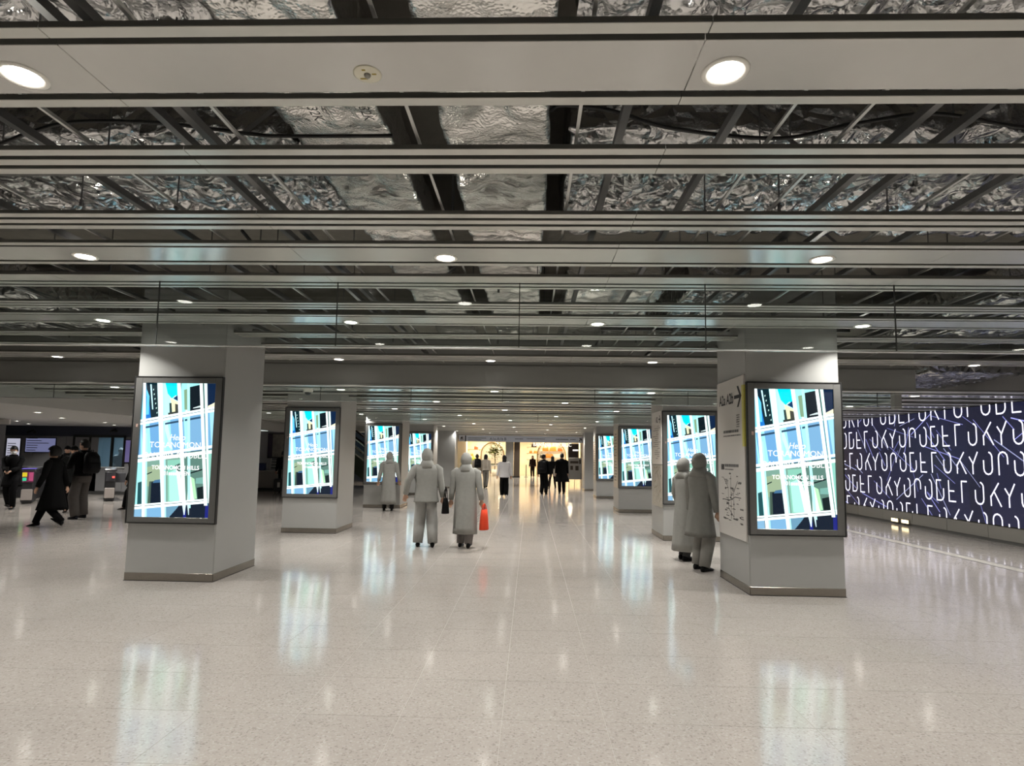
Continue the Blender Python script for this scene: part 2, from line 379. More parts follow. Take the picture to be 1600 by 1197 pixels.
# ---- foil wrapped ducts
def duct(name, x0, x1, y0, y1, z0, z1, mt, label, group=None, step=.034, amp=.018, pin=.5, seed=0, faces='bfnlr'):
    rnd = random.Random(seed); b = MB()
    pins = []
    ny = max(1, round((y1-y0)/pin)); nx = max(1, round((x1-x0)/pin))
    for i in range(nx):
        for j in range(ny): pins.append((x0+(i+.5)*(x1-x0)/nx+rnd.uniform(-.1,.1), y0+(j+.5)*(y1-y0)/ny+rnd.uniform(-.1,.1), rnd.uniform(.6,1.3), rnd.randint(5,9), rnd.uniform(0,6)))
    off = Vector((seed*3.1, seed*1.7, 0))
    def disp(p):
        q = p*3.2+off
        n = noise.noise_vector(q)*amp + noise.noise_vector(p*9+off)*amp*.4
        r = 1-abs(noise.noise(p*4.5+off*2)); n.z += amp*1.6*(r**6-.3)
        if abs(p.z-z0) < .01:
            for (px,py,s,kf,ph) in pins:
                dx,dy = p.x-px, p.y-py; d = math.hypot(dx,dy)
                if d < .45:
                    n.z += s*(.045*math.exp(-(d/.09)**2) + .011*math.sin(kf*math.atan2(dy,dx)+ph)*math.exp(-d/.14)*min(1,d/.03))
        return p+n
    def grid(o, u, v):
        nu = max(1, round(u.length/step)); nv = max(1, round(v.length/step))
        vs = [disp(o+u*(i/nu)+v*(j/nv)) for i in range(nu+1) for j in range(nv+1)]
        fs = [[i*(nv+1)+j, (i+1)*(nv+1)+j, (i+1)*(nv+1)+j+1, i*(nv+1)+j+1] for i in range(nu) for j in range(nv)]
        b.add(vs, fs)
    X,Y,Z = Vector((x1-x0,0,0)), Vector((0,y1-y0,0)), Vector((0,0,z1-z0)); O = Vector((x0,y0,z0))
    grid(O, Y, X)
    if 'n' in faces: grid(O, X, Z)
    if 'f' in faces: grid(O+Y, Z, X)
    if 'l' in faces: grid(O, Z, Y)
    if 'r' in faces: grid(O+X, Y, Z)
    o = b.build(name, mt, smooth=True, fix=False)
    bm = bmesh.new(); bm.from_mesh(o.data); bmesh.ops.remove_doubles(bm, verts=bm.verts, dist=.0005); bmesh.ops.recalc_face_normals(bm, faces=bm.faces); bm.to_mesh(o.data); bm.free()
    return tag(o, label, 'duct', group)
G = 'lengthwise foil ducts above the slats'
duct('foil_duct', -1.46, -.88, 1.0, 9.5, 3.50, 3.80, FOIL, 'silver foil duct running lengthwise above the slats, the one nearer the ticket gates', G, seed=1, faces='lrn')
duct('foil_duct', -.55, .09, 1.0, 9.5, 3.50, 3.80, FOIL, 'silver foil duct running lengthwise above the slats, the one nearer the LED wall', G, seed=2, faces='lrn')
duct('foil_blanket', -6.5, -1.56, .9, 3.0, 3.62, 4.1, FOILD, 'crumpled foil duct crossing above the sensor disc strip, ticket gate side', seed=3, faces='nf', amp=.04)
duct('foil_blanket', .2, 5.5, .9, 3.0, 3.62, 4.1, FOILD, 'crumpled foil duct crossing above the sensor disc strip, LED wall side', seed=4, faces='nf', amp=.04)
duct('foil_blanket', .24, 8.5, 3.58, 5.3, 3.60, 4.15, FOILD, 'wide crumpled foil duct crossing above the slats on the LED wall side', seed=5, faces='nflr', amp=.036)
duct('foil_blanket', -7.5, -1.56, 3.62, 5.2, 3.62, 4.15, FOILD, 'wide crumpled foil duct crossing above the slats on the ticket gate side', seed=6, faces='nflr', amp=.036)
duct('foil_duct', .4, 1.5, 6.6, 9.2, 3.45, 3.8, FOIL, 'short broad foil duct beyond the concrete beam', seed=7, faces='nlr')
duct('foil_duct', 1.75, 2.45, 6.6, 9.2, 3.42, 3.75, FOILD, 'short dull foil duct beside the column with the exit sign', seed=8, faces='nlr')
duct('foil_duct', -9.3, -6.0, 6.6, 9.0, 3.4, 3.75, FOILD, 'dull foil duct above the slats near the ticket gate hall', seed=9, faces='nlr')
duct('foil_duct', 5.2, 9.0, 6.6, 9.3, 3.4, 3.75, FOILD, 'dull foil duct above the slats near the LED wall', seed=10, faces='nlr')
duct('foil_duct', 7.4, 9.2, 11.2, 13.5, 3.22, 3.5, FOILD, 'foil duct showing through the opening beside the bulkhead end', seed=11, faces='nlr')
# lettering printed on the two lengthwise ducts
def flat_text(body, size, name, mt, M, parent, **kw):
    vs, fs = text_mesh(body, size, **kw); b = MB(); b.add([M @ Vector((x,y,0)) for x,y in vs], fs)
    return tag(b.build(name, mt, parent, fix=False), kind='stuff')
d1, d2 = [o for o in COL.objects if o.name.startswith('foil_duct')][:2]
MR = Matrix(((0,-1,0,0),(1,0,0,0),(0,0,1,0),(0,0,0,1)))
for x,y,d in ((-1.26,3.16,d1),(-.97,3.16,d1),(-.02,4.75,d2),(-.43,4.75,d2)):
    flat_text('32K', .085, 'lettering', INKG, Matrix.Translation((x,y,3.468)) @ Matrix.Rotation(PI/2,4,'Z') @ Matrix.Scale(-1,4,(0,1,0)), d)
# black cables draped above the first gap
def cable(pts, label, r=.011):
    P = [Vector(p) for p in pts]; out = []
    for i in range(len(P)-1):
        p0,p1,p2,p3 = P[max(i-1,0)],P[i],P[i+1],P[min(i+2,len(P)-1)]
        for k in range(8):
            t = k/8; out.append(.5*((2*p1)+(p2-p0)*t+(2*p0-5*p1+4*p2-p3)*t*t+(3*p1-p0-3*p2+p3)*t**3))
    out.append(P[-1])
    return tag(MB().tube(out, r, 8).build('black_cable', BLACK, smooth=True), label, 'cable')
cable([(.10,3.3,3.57),(.17,3.2,3.54),(.45,3.2,3.5),(.77,3.2,3.4),(1.35,3.2,3.34),(1.76,3.2,3.42),(2.21,3.2,3.48),(2.69,3.2,3.40),(3.3,3.2,3.38),(4.2,3.2,3.52)], 'black cable sagging in a wave above the slats on the LED wall side')
cable([(-4.2,3.2,3.35),(-3.4,3.2,3.24),(-3.08,3.2,3.32),(-2.9,3.2,3.39),(-2.64,3.2,3.45),(-2.15,3.2,3.44),(-1.59,3.2,3.37),(-1.40,3.2,3.36),(-.8,3.2,3.36)], 'black cable arching above the slats on the ticket gate side')

# ---- bulkhead between the two ceilings
b = MB(); b.bbox(-12.5, 6.38, YB, YB+.30, ZL-.01, ZC+.02, .006)
b.box(-12.5,6.38,YB+.02,YB+.28,ZC+.02,3.62)
b.box(-12.5, 6.40, YB-.02, YB+.10, ZL-.03, ZL-.01, 1)
tag(b.build('trim_2', [BULK, SLAT]), 'plain grey bulkhead stepping the slat ceiling down', kind='structure')
# gate hall soffit
b = MB(); b.bbox(XB-.25, XB, YB+.3, 28, 2.42, 3.6, .006); b.box(-26, XB-.25, YB+.3, 21.0, 2.42, 2.5)
tag(b.build('trim_3', mat('pale_soffit_paint',(.40,.40,.385,1),.6,var=.02)), 'low pale plaster soffit over the ticket gate hall', kind='structure')
# ---- outer walls
tag(MB().box(XW+.06, XW+.4, -8, 56, 0, 4.3).build('wall_right', WALLG), 'grey wall behind the LED screen', kind='structure')
tag(MB().box(-26, 12, -8.3, -8, 0, 4.3).build('wall_back', WALLG), 'grey wall closing the concourse behind', kind='structure')
tag(MB().box(-26.3, -26, -8, 56, 0, 4.3).build('wall_left', WALLG), 'grey wall far beyond the gates', kind='structure')

# ---- downlights
def downlight(proto=[None]):
    if proto[0] is None:
        e = empty('downlight')
        b = MB(); b.lathe([(.066,.012),(.069,-.003),(.078,-.006),(.090,-.004),(.092,.0),(.092,.006),(.066,.03)], 32); b.build('trim_ring', TRIM, e, smooth=True)
        b = MB(); b.lathe([(.0005,-.003),(.05,-.003),(.066,-.002),(.067,.012),(.0005,.012)], 32); b.build('lens', LAMPE, e, smooth=True)
        ld = bpy.data.lights.new('lamp', 'AREA'); ld.shape = 'DISK'; ld.size = .13; ld.energy = LAMP_W; ld.color = (1.0,.965,.90); ld.spread = math.radians(122)
        lo = bpy.data.objects.new('lamp', ld); COL.objects.link(lo); lo.parent = e; lo.location = (0,0,-.0055)
        proto[0] = e; return e
    return copy_tree(proto[0])
def place_light(x, y, z, label, group):
    e = downlight(); e.location = (x,y,z); tag(e, label, 'ceiling light', group)
ODD = [-7.82,-5.02,-2.09,.75,3.72,6.5]; EVEN = [-6.4,-3.52,-.67,2.19,5.05,7.9]
for y, xs in ((.0,EVEN),(2.24,ODD),(4.46,EVEN),(6.71,ODD),(9.40,[-7.75,-5.5,-3.1,-.65,1.92,4.4,6.9])):
    for x in xs: place_light(x, y, ZC-.001, 'round recessed downlight in a wide strip of the higher slat ceiling', 'downlights of the higher ceiling')
for k, P in enumerate(LOWP):
    for x in (ODD if k%2 else EVEN)[1:5] + ([] if k > 3 else [-7.8, 6.9]):
        place_light(x, P+.24, ZL-.001, 'round recessed downlight in the lower slat ceiling beyond the bulkhead', 'downlights of the lower ceiling')
for x,y in ((-13.2,11.6),(-11.4,13.4),(-12.6,15.6),(-14.9,15.0),(-15.6,17.6),(-13.1,17.9),(-11.2,18.2),(-14.0,19.6),(-16.8,19.4)):
    place_light(x, y, 2.419, 'round downlight in the pale soffit of the ticket gate hall', 'downlights of the gate hall')
# sensor disc in the first panel
e = empty('ceiling_sensor', (-.67,2.24,ZC), 0, 'cream round sensor disc set in the first wide ceiling strip', 'sensor')
MB().lathe([(.0005,-.004),(.050,-.004),(.056,-.002),(.057,.003)], 28).build('disc', mat('cream_plastic',(.68,.65,.52,1),.4), e, smooth=True)
MB().lathe([(.0005,-.016),(.010,-.015),(.014,-.008),(.014,-.003)], 16).build('sensor_eye', mat('sensor_grey',(.3,.29,.25,1),.3), e, smooth=True)
for bx,by,w in ((-.02,.024,.03),(.028,-.004,.018),(-.008,-.03,.014)):
    MB().box(bx-w/2,bx+w/2,by-.004,by+.004,-.0052,-.0042).build('printed_mark', mat('ochre_print',(.35,.27,.05,1),.6), e)
# ---- glass smoke barriers
def barrier(y, z0, z1, x0, x1, step, first, label, joint_top):
    e = empty('smoke_barrier', (0,y,0), 0, label, 'glass barrier')
    xs = [x0]; x = first
    while x-step > x0+.1: x -= step
    while x < x1-.1: xs.append(x); x += step
    xs.append(x1)
    for a,c in zip(xs[:-1],xs[1:]): MB().box(a+.003,c-.003,-.004,.004,z0+.012,z1).build('glass_panel', GLASS, e)
    for x in xs[1:-1]: MB().box(x-.004,x+.004,-.005,.005,z0+.012,z1).build('joint', mat('dark_sealant',(.06,.065,.06,1),.5), e)
    MB().bbox(x0,x1,-.008,.008,z0,z0+.014,.003).build('bottom_rail', mat('polished_edge',(.72,.74,.72,1),.2,.6), e)
    MB().bbox(x0,x1,-.02,.02,z1,z1+.03,.003).build('top_rail', RAIL, e)
barrier(5.14, 2.495, 3.09, -10.3, XW-.05, 1.62, -.11, 'clear glass smoke barrier hanging from the higher slat ceiling', ZC)
barrier(10.42, 2.485, 2.75, -9.8, 6.2, 1.62, -3.74, 'clear glass smoke barrier hanging just behind the grey bulkhead', ZL)
barrier(16.11, 2.48, 2.75, -9.8, 6.2, 3.2, .2, 'clear glass smoke barrier hanging over the far half of the concourse', ZL)
# hanging post at the end of the second barrier
e = empty('barrier_post', (6.3,10.42,0), 0, 'grey hanging post at the free end of the bulkhead', 'post')
MB().bbox(-.06,.06,-.06,.06,2.46,2.75,.005).build('post_body', BULK, e)
MB().bbox(-.015,.015,.06,5.9,2.60,2.63,.004).build('side_rail', RAIL, e)
MB().box(-.004,.004,.06,5.9,2.63,2.75).build('side_glass', GLASS, e)
for z in (2.50,2.71): MB().bbox(-.064,.064,-.064,.064,z,z+.012,.002).build('band', RAIL, e)

# ================================================================== COLUMNS AND DISPLAYS
CW = 1.08
def column(xc, y, ztop, label, group=None):
    e = empty('column', (xc, y+CW/2, 0), 0, label, 'column', group); w = CW/2
    MB().box(-w+.004,w-.004,-w+.004,w-.004,.09,ztop).build('core', mat('column_core',(.12,.12,.12,1),.7), e)
    for sx,sy,nm in ((0,-1,'front_panel'),(0,1,'back_panel'),(-1,0,'side_panel'),(1,0,'side_panel')):
        for z0,z1 in ((.095,ztop),):
            b = MB()
            if sx == 0: b.bbox(-w,w,sy*w-.006,sy*w+.006,z0,z1,.003)
            else: b.bbox(sx*w-.006,sx*w+.006,-w+.008,w-.008,z0,z1,.003)
            b.build(nm, CLAD, e)
    k = w+.004
    for sx,sy in ((0,-1),(0,1),(-1,0),(1,0)):
        b = MB()
        if sx == 0: b.bbox(-k,k,sy*k-.006,sy*k+.006,.006,.098,.003)
        else: b.bbox(sx*k-.006,sx*k+.006,-k+.006,k-.006,.006,.098,.003)
        b.build('kick_plate', STEEL, e)
    MB().box(-k-.006,k+.006,-k-.006,k+.006,.0005,.006).build('base_painted_shadow', BLACK, e)  # solid black strip paints the shadow line under the column
    return e
LX, RXC = -4.35, 3.11
LY = [7.22, 11.78, 17.55, 23.3, 28.5]; RY = [7.14, 11.65, 17.42, 23.25, 28.3]
column(LX, LY[0], 3.6, 'grey square column between the two glass barriers, on the ticket gate side')
column(LX, LY[1], 3.4, 'grey square column just behind the grey bulkhead, on the ticket gate side')
column(LX, LY[2], 3.4, 'second grey display column beyond the grey bulkhead, on the escalator side')
column(LX, LY[3], 3.4, 'third grey display column beyond the grey bulkhead, on the escalator side')
column(LX+.2, LY[4], 3.4, 'last grey column of the escalator side row, without a display')
column(RXC, RY[0], 3.6, 'grey square column carrying the white A2a A2b exit sign')
column(RXC, RY[1], 3.4, 'grey square column carrying two tall map panels on its side')
column(RXC, RY[2], 3.4, 'second grey display column beyond the grey bulkhead, on the LED wall side')
column(RXC, RY[3], 3.4, 'third grey display column beyond the grey bulkhead, on the LED wall side')
column(RXC, RY[4], 3.4, 'last grey column of the LED wall side row, without a display')
# --- the picture shown on the displays (u 0..1, v 0..1), flat coloured pieces
SEM = attr_emit('display_picture', SCREEN_E)
SW, SH = .92, 1.64
def picture():
    b = MB(); lay = [0]
    def poly(uv, c, l=None):
        lay[0] += 1
        pts = [(min(1,max(0,u)), min(1,max(0,v))) for u,v in uv]
        b.add([((u-.5)*SW, -.0006*(lay[0] if l is None else l)*.25, v*SH) for u,v in pts], [list(range(len(pts)))], 0, rgb(*c))
    def bar(u0,v0,u1,v1,w,c,w1=None):
        w1 = w if w1 is None else w1
        poly([(u0-w,v0),(u0+w,v0),(u1+w1,v1),(u1-w1,v1)], c)
    def hbar(va,vb,t,c): poly([(0,va-t),(1,vb-t),(1,vb+t),(0,va+t)], c)
    H1 = lambda u: .693+.109*u; H2 = lambda u: .428+.082*u; H3 = lambda u: .072+.056*u
    poly([(0,0),(1,0),(1,1),(0,1)], (8,30,44), 0)
    # top row
    poly([(0,H1(0)),(.12,H1(.12)),(.03,1),(0,1)], (120,205,225)); poly([(.05,H1(.05)),(.14,H1(.14)),(.09,.86),(.05,.9),(.03,1),(.01,1)], (22,110,190))
    poly([(.06,.76),(.10,.76),(.09,.9),(.05,.95)], (90,190,225))
    poly([(.14,H1(.14)),(.29,H1(.29)),(.2,1),(.08,1)], (6,34,42)); 
    for k in range(6): poly([(.135+.014*k,.955-.035*k),(.148+.014*k,.957-.035*k),(.146+.014*k,.945-.035*k),(.134+.014*k,.943-.035*k)], (170,205,200))
    poly([(.09,.99),(.11,.99),(.155,.80),(.14,.80)], (190,240,250))
    poly([(.24,H1(.24)),(.58,H1(.58)),(.50,1),(.19,1)], (175,240,240))
    poly([(.30,1),(.50,1),(.52,.885),(.45,.91),(.40,.885),(.34,.92)], (0,205,245))
    poly([(.38,.89),(.52,.85),(.545,.77),(.42,.775)], (225,225,180)); poly([(.42,.885),(.50,.92),(.52,.855)], (10,50,90))
    poly([(.45,.845),(.52,.835),(.54,.76),(.46,.775)], (60,62,55)); poly([(.37,.85),(.40,.85),(.42,.765),(.385,.765)], (40,60,60))
    poly([(.36,.775),(.50,.79),(.50,.765),(.37,.755)], (50,55,50))
    poly([(.53,H1(.53)),(.86,H1(.86)),(.80,1),(.52,1)], (150,225,225)); poly([(.60,H1(.6)+.02),(.87,H1(.87)),(.81,.995),(.62,.97)], (4,18,26))
    poly([(.56,.95),(.62,.96),(.63,.80),(.585,.80)], (120,150,120)); poly([(.70,.815),(.80,.835),(.81,.82),(.70,.81)], (190,205,205)); poly([(.60,.80),(.64,.80),(.65,.785),(.60,.78)], (225,230,220))
    poly([(.90,H1(.9)),(1,H1(1)),(1,1),(.86,1)], (8,30,58)); poly([(.90,.83),(1,.86),(1,.81),(.91,.80)], (225,220,190))
    # middle row
    poly([(0,H2(0)),(1,H2(1)),(1,H1(1)),(0,H1(0))], (104,158,196))
    for u0,u1,c in ((.07,.14,(150,215,235)),(.14,.28,(100,155,200)),(.33,.42,(150,215,235)),(.42,.56,(110,165,205)),(.60,.67,(155,225,235)),(.67,.86,(112,160,196)),(.95,1.05,(150,205,225)),(0,.03,(150,220,230))):
        poly([(u0+.035,H2(u0+.03)),(u1+.035,H2(u1+.03)),(u1-.025,H1(u1)),(u0-.025,H1(u0))], c)
    poly([(.30,H1(.3)-.02),(.36,H1(.36)-.02),(.46,.50),(.43,.50)], (190,240,245)); poly([(.05,H1(.05)-.03),(.58,H1(.58)-.03),(.58,H1(.58)-.045),(.05,H1(.05)-.045)], (40,70,95))
    poly([(.60,H1(.6)-.03),(.86,H1(.86)-.03),(.86,H1(.86)-.045),(.60,H1(.6)-.045)], (40,70,95))
    # lower row
    poly([(0,H3(0)),(1,H3(1)),(1,H2(1)),(0,H2(0))], (112,150,136))
    poly([(.08,.36),(.37,.40),(.40,.24),(.10,.22)], (140,160,130)); poly([(.06,.26),(.14,.27),(.16,.09),(.05,.085)], (30,75,80))
    poly([(.17,.26),(.36,.27),(.38,.10),(.17,.09)], (60,80,70)); poly([(.20,.255),(.36,.27),(.385,.11),(.205,.10)], (6,20,36)); poly([(.24,.27),(.34,.28),(.35,.255),(.22,.25)], (60,100,135))
    poly([(.08,.305),(.20,.335),(.20,.327),(.08,.295)], (15,40,40)); poly([(.40,.42),(.62,.43),(.66,.12),(.44,.11)], (125,185,165)); poly([(.43,.33),(.56,.36),(.60,.12),(.46,.12)], (160,225,205))
    poly([(.52,.36),(.57,.345),(.665,.13),(.60,.12)], (235,250,245)); poly([(.50,.38),(.57,.40),(.58,.33),(.53,.35)], (60,85,80))
    poly([(.62,.45),(.90,.47),(.94,.13),(.68,.12)], (84,118,108)); poly([(.70,.30),(.73,.30),(.78,.18),(.80,.13),(.70,.125)], (225,245,235)); poly([(.73,.30),(.78,.285),(.83,.14),(.79,.135)], (165,215,170))
    poly([(.82,.22),(.93,.235),(.95,.135),(.84,.13)], (10,26,28)); poly([(.68,.325),(.88,.36),(.88,.35),(.68,.315)], (12,28,30)); poly([(.80,.29),(.92,.30),(.92,.25),(.80,.25)], (110,160,150))
    poly([(.95,.50),(1,.505),(1,.13),(.97,.128)], (130,190,175)); poly([(0,H2(0)),(.06,H2(.06)),(.10,.08),(0,.075)], (150,215,215)); poly([(.02,.25),(.07,.26),(.09,.09),(.03,.085)], (25,70,75))
    # bottom row
    poly([(0,0),(1,0),(1,H3(1)),(0,H3(0))], (7,22,38)); poly([(0,0),(.10,0),(.09,H3(.09)),(0,H3(0))], (120,165,195)); poly([(.13,0),(.37,0),(.36,H3(.36)),(.11,H3(.11))], (112,162,198))
    poly([(.42,.0),(.47,.0),(.56,.06),(.62,H3(.62)),(.42,H3(.42))], (96,140,165)); poly([(.66,0),(.70,0),(.69,.06),(.655,.06)], (20,30,120)); poly([(.95,0),(1,0),(1,.12),(.95,.1)], (22,30,110))
    # white mullions and transoms
    wh = (242,255,255); pc = (170,235,232)
    bar(.27,1,.41,.0,.022,pc); bar(.62,1,.735,.07,.018,pc); bar(.085,.62,.155,.0,.016,pc)
    for va,vb,t in ((.712,.818,.0085),(.690,.797,.009),(.445,.527,.010),(.412,.488,.0125),(.082,.137,.006),(.062,.118,.009)): hbar(va,vb,t,wh)
    hbar(.702,.808,.0022,(70,110,120)); hbar(.430,.508,.003,(45,60,70)); hbar(.0735,.129,.0022,(60,80,80))
    bar(.015,1,.125,0,.022,wh,.020); bar(.23,1,.39,0,.036,(215,250,248),.020); bar(.245,1,.39,0,.020,wh); bar(.49,1,.665,.09,.024,wh); bar(.665,.09,.675,.02,.024,(200,225,235),.006)
    bar(.795,1,.955,.09,.021,wh); bar(.857,1,1.0,.12,.020,(225,252,250)); bar(.828,1,.985,.09,.004,(70,120,110)); bar(.72,.1,.735,.02,.014,(190,215,220),.004)
    return b
pic_me = picture().mesh('screen_image', SEM, colors=True)
LETT = mat('lit_white_lettering', (.02,.02,.02,1), .4, emit=(1,1,1,1), estr=1.35)
lb = MB()
for body,cu,cv,size,kw in (('Hello',.52,.570,.105,dict(shear=.25,xs=.85)),('TORANOMON',.50,.515,.098,dict(xs=.98)),('BANANA REPUBLIC',.52,.437,.098,dict(xs=.93)),('TORANOMON HILLS',.52,.352,.070,dict(xs=.90,bold=.001)),('01.',.405,.310,.066,dict(xs=.9,bold=.001)),('OPEN',.635,.310,.066,dict(xs=.9,bold=.001))):
    vs, fs = text_mesh(body, size, 'CENTER', **kw)
    lb.add([((cu-.5)*SW+x, -.019, cv*SH+y) for x,y in vs], fs)
for k in range(4):
    x = -.06+.026*k; lb.add([(x,-.019,.310*SH),(x+.02,-.019,.310*SH),(x+.02,-.019,.310*SH+.032),(x,-.019,.310*SH+.032)], [(0,1,2,3)])
lett_me = lb.mesh('lettering', LETT)
fr = MB(); FW, FH = 1.09, 1.775
fx, sx, z0, z1 = FW/2, SW/2, -.065, FH-.065
for a in ((-fx,-sx,z0,z1),(sx,fx,z0,z1)): fr.bbox(a[0],a[1],-.028,.01,a[2],a[3],.003)
fr.bbox(-sx,sx,-.028,.01,z0,0,.003); fr.bbox(-sx,sx,-.028,.01,SH,z1,.003)
frame_me = fr.mesh('bezel', FRAME)
ed = MB(); k = .012
for a in ((-fx-k,-fx,z0-k,z1+k),(fx,fx+k,z0-k,z1+k)): ed.box(a[0],a[1],-.034,.012,a[2],a[3])
ed.box(-fx,fx,-.034,.012,z0-k,z0); ed.box(-fx,fx,-.034,.012,z1,z1+k)
edge_me = ed.mesh('edge_trim', DARKF)
def display(xc, y, z, label, group=None):
    e = empty('digital_display', (xc, y-.012, z), 0, label, 'display', group)
    link('bezel', frame_me, e); link('edge_trim', edge_me, e)
    s = link('screen_image', pic_me, e, (0,-.004,0)); link('lettering', lett_me, s)
    MB().box(-.025,.0,-.0295,-.028,1.09,1.13).build('sensor_window', mat('pinkish_sensor',(.5,.35,.3,1),.3), e).location = (-sx-.02,0,0) if y < 8 else (-sx-.02,0,0)
    return e
display(LX, LY[0], .765, 'lit portrait display on the column between the glass barriers, ticket gate side')
display(LX, LY[1], .765, 'lit portrait display on the column behind the bulkhead, ticket gate side')
for y,n in zip(LY[2:4],('second','third')): display(LX, y, .765, 'lit portrait display on the %s column beyond the bulkhead, escalator side'%n)
display(RXC, RY[0], .765, 'lit portrait display on the column with the A2a A2b exit sign')
display(RXC, RY[1], .765, 'lit portrait display on the column with the map panels')
for y,n in zip(RY[2:4],('second','third')): display(RXC, y, .765, 'lit portrait display on the %s column beyond the bulkhead, LED wall side'%n)

# --- wayfinding panel on the first right column (faces -X)
PNT = attr_paint('printed_panel', .4)
def side_panel(x, yc, w, z0, z1, label):
    e = empty('wayfinding_panel', (x, yc, 0), -PI/2, label, 'sign'); e['w'] = w
    return e
# local axes of a panel turned -90 deg: local +X points to world -Y (towards the camera), local -Y faces world -X
e = side_panel(2.57, RY[0]+.525, 1.0, .6, 2.58, 'white wayfinding panel with arrow and exit numbers A2a A2b on column side')
MB().bbox(-.5,.5,-.03,-.008,.60,2.58,.003).build('panel_board', WHITEP, e)
MB().bbox(.5,.506,-.03,-.008,1.72,2.46,.002).build('yellow_edge', YELL, e)
MB().box(.445,.498,-.0325,-.0305,1.72,2.46).build('yellow_band', YELL, e)
def flat(name, body, size, x, z, parent, mt=INK, y=-.032, **kw):
    vs, fs = text_mesh(body, size, 'LEFT', **kw); b = MB(); b.add([(x+a, y, z+c) for a,c in vs], fs)
    return tag(b.build(name, mt, parent, fix=False), kind='stuff')
flat('lettering', 'A2a A2b', .19, -.40, 2.27, e, xs=.82, bold=.004)
b = MB(); ax, az = .18, 2.335
b.add([(ax,-.032,az-.022),(ax+.22,-.032,az-.022),(ax+.22,-.032,az+.022),(ax,-.032,az+.022)], [(0,1,2,3)])
for s in (1,-1): b.add([(ax+.26,-.0322,az),(ax+.20,-.0322,az),(ax+.10,-.0322,az+s*.13),(ax+.16,-.0322,az+s*.13)], [(0,1,2,3)])
b.build('arrow', INK, e, fix=False)
rnd = random.Random(5)
def dashes(name, rows, parent, mt=INKG, y=-.0318):
    b = MB()
    for x0,x1,z,hh in rows:
        x = x0
        while x < x1:
            w = rnd.uniform(.012,.04)
            b.add([(x,y,z),(min(x+w,x1),y,z),(min(x+w,x1),y,z+hh),(x,y,z+hh)], [(0,1,2,3)]); x += w+rnd.uniform(.004,.012)
    return tag(b.build(name, mt, parent, fix=False), kind='stuff')
dashes('small_print', [(.25,.36,2.10-.028*k,.016) for k in range(6)]+[(-.25,.32,1.90,.034),(-.25,.40,1.855,.016),(-.22,.3,1.47,.035),(-.22,.1,1.43,.014)], e)
dashes('station_mark', [(-.36,-.24,1.46-.001*k,.012) for k in (-30,-18,-6,6,18,30)], e, INK)
mk = []
for k in range(60):
    x = rnd.choice((-.30,-.18,-.05,.05,.22,.32))+rnd.uniform(-.06,.04); z = rnd.uniform(.78,1.38)
    mk.append((x, x+rnd.uniform(.03,.12), z, rnd.choice((.008,.012,.02))))
dashes('diagram_print', mk, e, INKG)
b = MB()
for pts in ([(-.28,1.33),(-.1,1.2),(-.1,.95),(.1,.85)],[(.0,1.36),(.0,.82)],[(.25,1.3),(.1,1.15),(.1,.85)],[(-.32,1.05),(-.05,1.05),(.15,1.1),(.36,1.1)]):
    for p,q in zip(pts[:-1],pts[1:]):
        d = Vector((q[0]-p[0],0,q[1]-p[1])).normalized(); n = Vector((-d.z,0,d.x))*.005
        b.add([(p[0]+n.x,-.0316,p[1]+n.z),(q[0]+n.x,-.0316,q[1]+n.z),(q[0]-n.x,-.0316,q[1]-n.z),(p[0]-n.x,-.0316,p[1]-n.z)], [(0,1,2,3)])
b.build('diagram_lines', INKG, e, fix=False)
# --- map panels on the second right column
e = side_panel(2.57, RY[1]+.44, .8, .6, 2.5, 'two stacked map panels, white above and beige below, on column side')
MB().bbox(-.44,.44,-.03,-.008,1.45,2.50,.003).build('upper_board', WHITEP, e)
MB().bbox(-.44,.44,-.03,-.008,.62,1.43,.003).build('map_board', mat('beige_map_print',(.42,.39,.33,1),.5,var=.35,vscale=14), e)
flat('lettering', 'A2', .16, -.05, 2.28, e, bold=.003)
b = MB(); ax, az = .22, 2.335
b.add([(ax,-.032,az-.014),(ax+.12,-.032,az-.014),(ax+.12,-.032,az+.014),(ax,-.032,az+.014)], [(0,1,2,3)])
for s in (1,-1): b.add([(ax+.16,-.0322,az),(ax+.12,-.0322,az),(ax+.05,-.0322,az+s*.08),(ax+.09,-.0322,az+s*.08)], [(0,1,2,3)])
b.build('arrow', INK, e, fix=False)
dashes('small_print', [(rnd.uniform(-.38,.1),rnd.uniform(.1,.38),2.2-.04*k,.012) for k in range(17)], e)
b = MB()
for k in range(26):
    p = (rnd.uniform(-.38,.38), rnd.uniform(.68,1.38)); an = rnd.choice((.3,1.8,.9,2.4)); L = rnd.uniform(.1,.35)
    q = (max(-.4,min(.4,p[0]+math.cos(an)*L)), max(.66,min(1.4,p[1]+math.sin(an)*L))); d = Vector((q[0]-p[0],0,q[1]-p[1])).normalized(); n = Vector((-d.z,0,d.x))*.006
    b.add([(p[0]+n.x,-.0316,p[1]+n.z),(q[0]+n.x,-.0316,q[1]+n.z),(q[0]-n.x,-.0316,q[1]-n.z),(p[0]-n.x,-.0316,p[1]-n.z)], [(0,1,2,3)])
b.build('map_streets', mat('brown_map_lines',(.2,.15,.1,1),.6), e, fix=False)
for y, lab in ((RY[2],'narrow pale notice panel on the third column of the LED wall side row'),(RY[3],'narrow pale notice panel on the fourth column of the LED wall side row')):
    e = side_panel(2.57, y+.45, .7, .7, 2.4, lab)
    MB().bbox(-.40,.40,-.03,-.008,.70,2.40,.003).build('panel_board', mat('warm_notice_board',(.55,.47,.38,1),.4), e)
    dashes('small_print', [(rnd.uniform(-.35,.05),rnd.uniform(.1,.35),2.25-.09*k,.03) for k in range(16)], e)

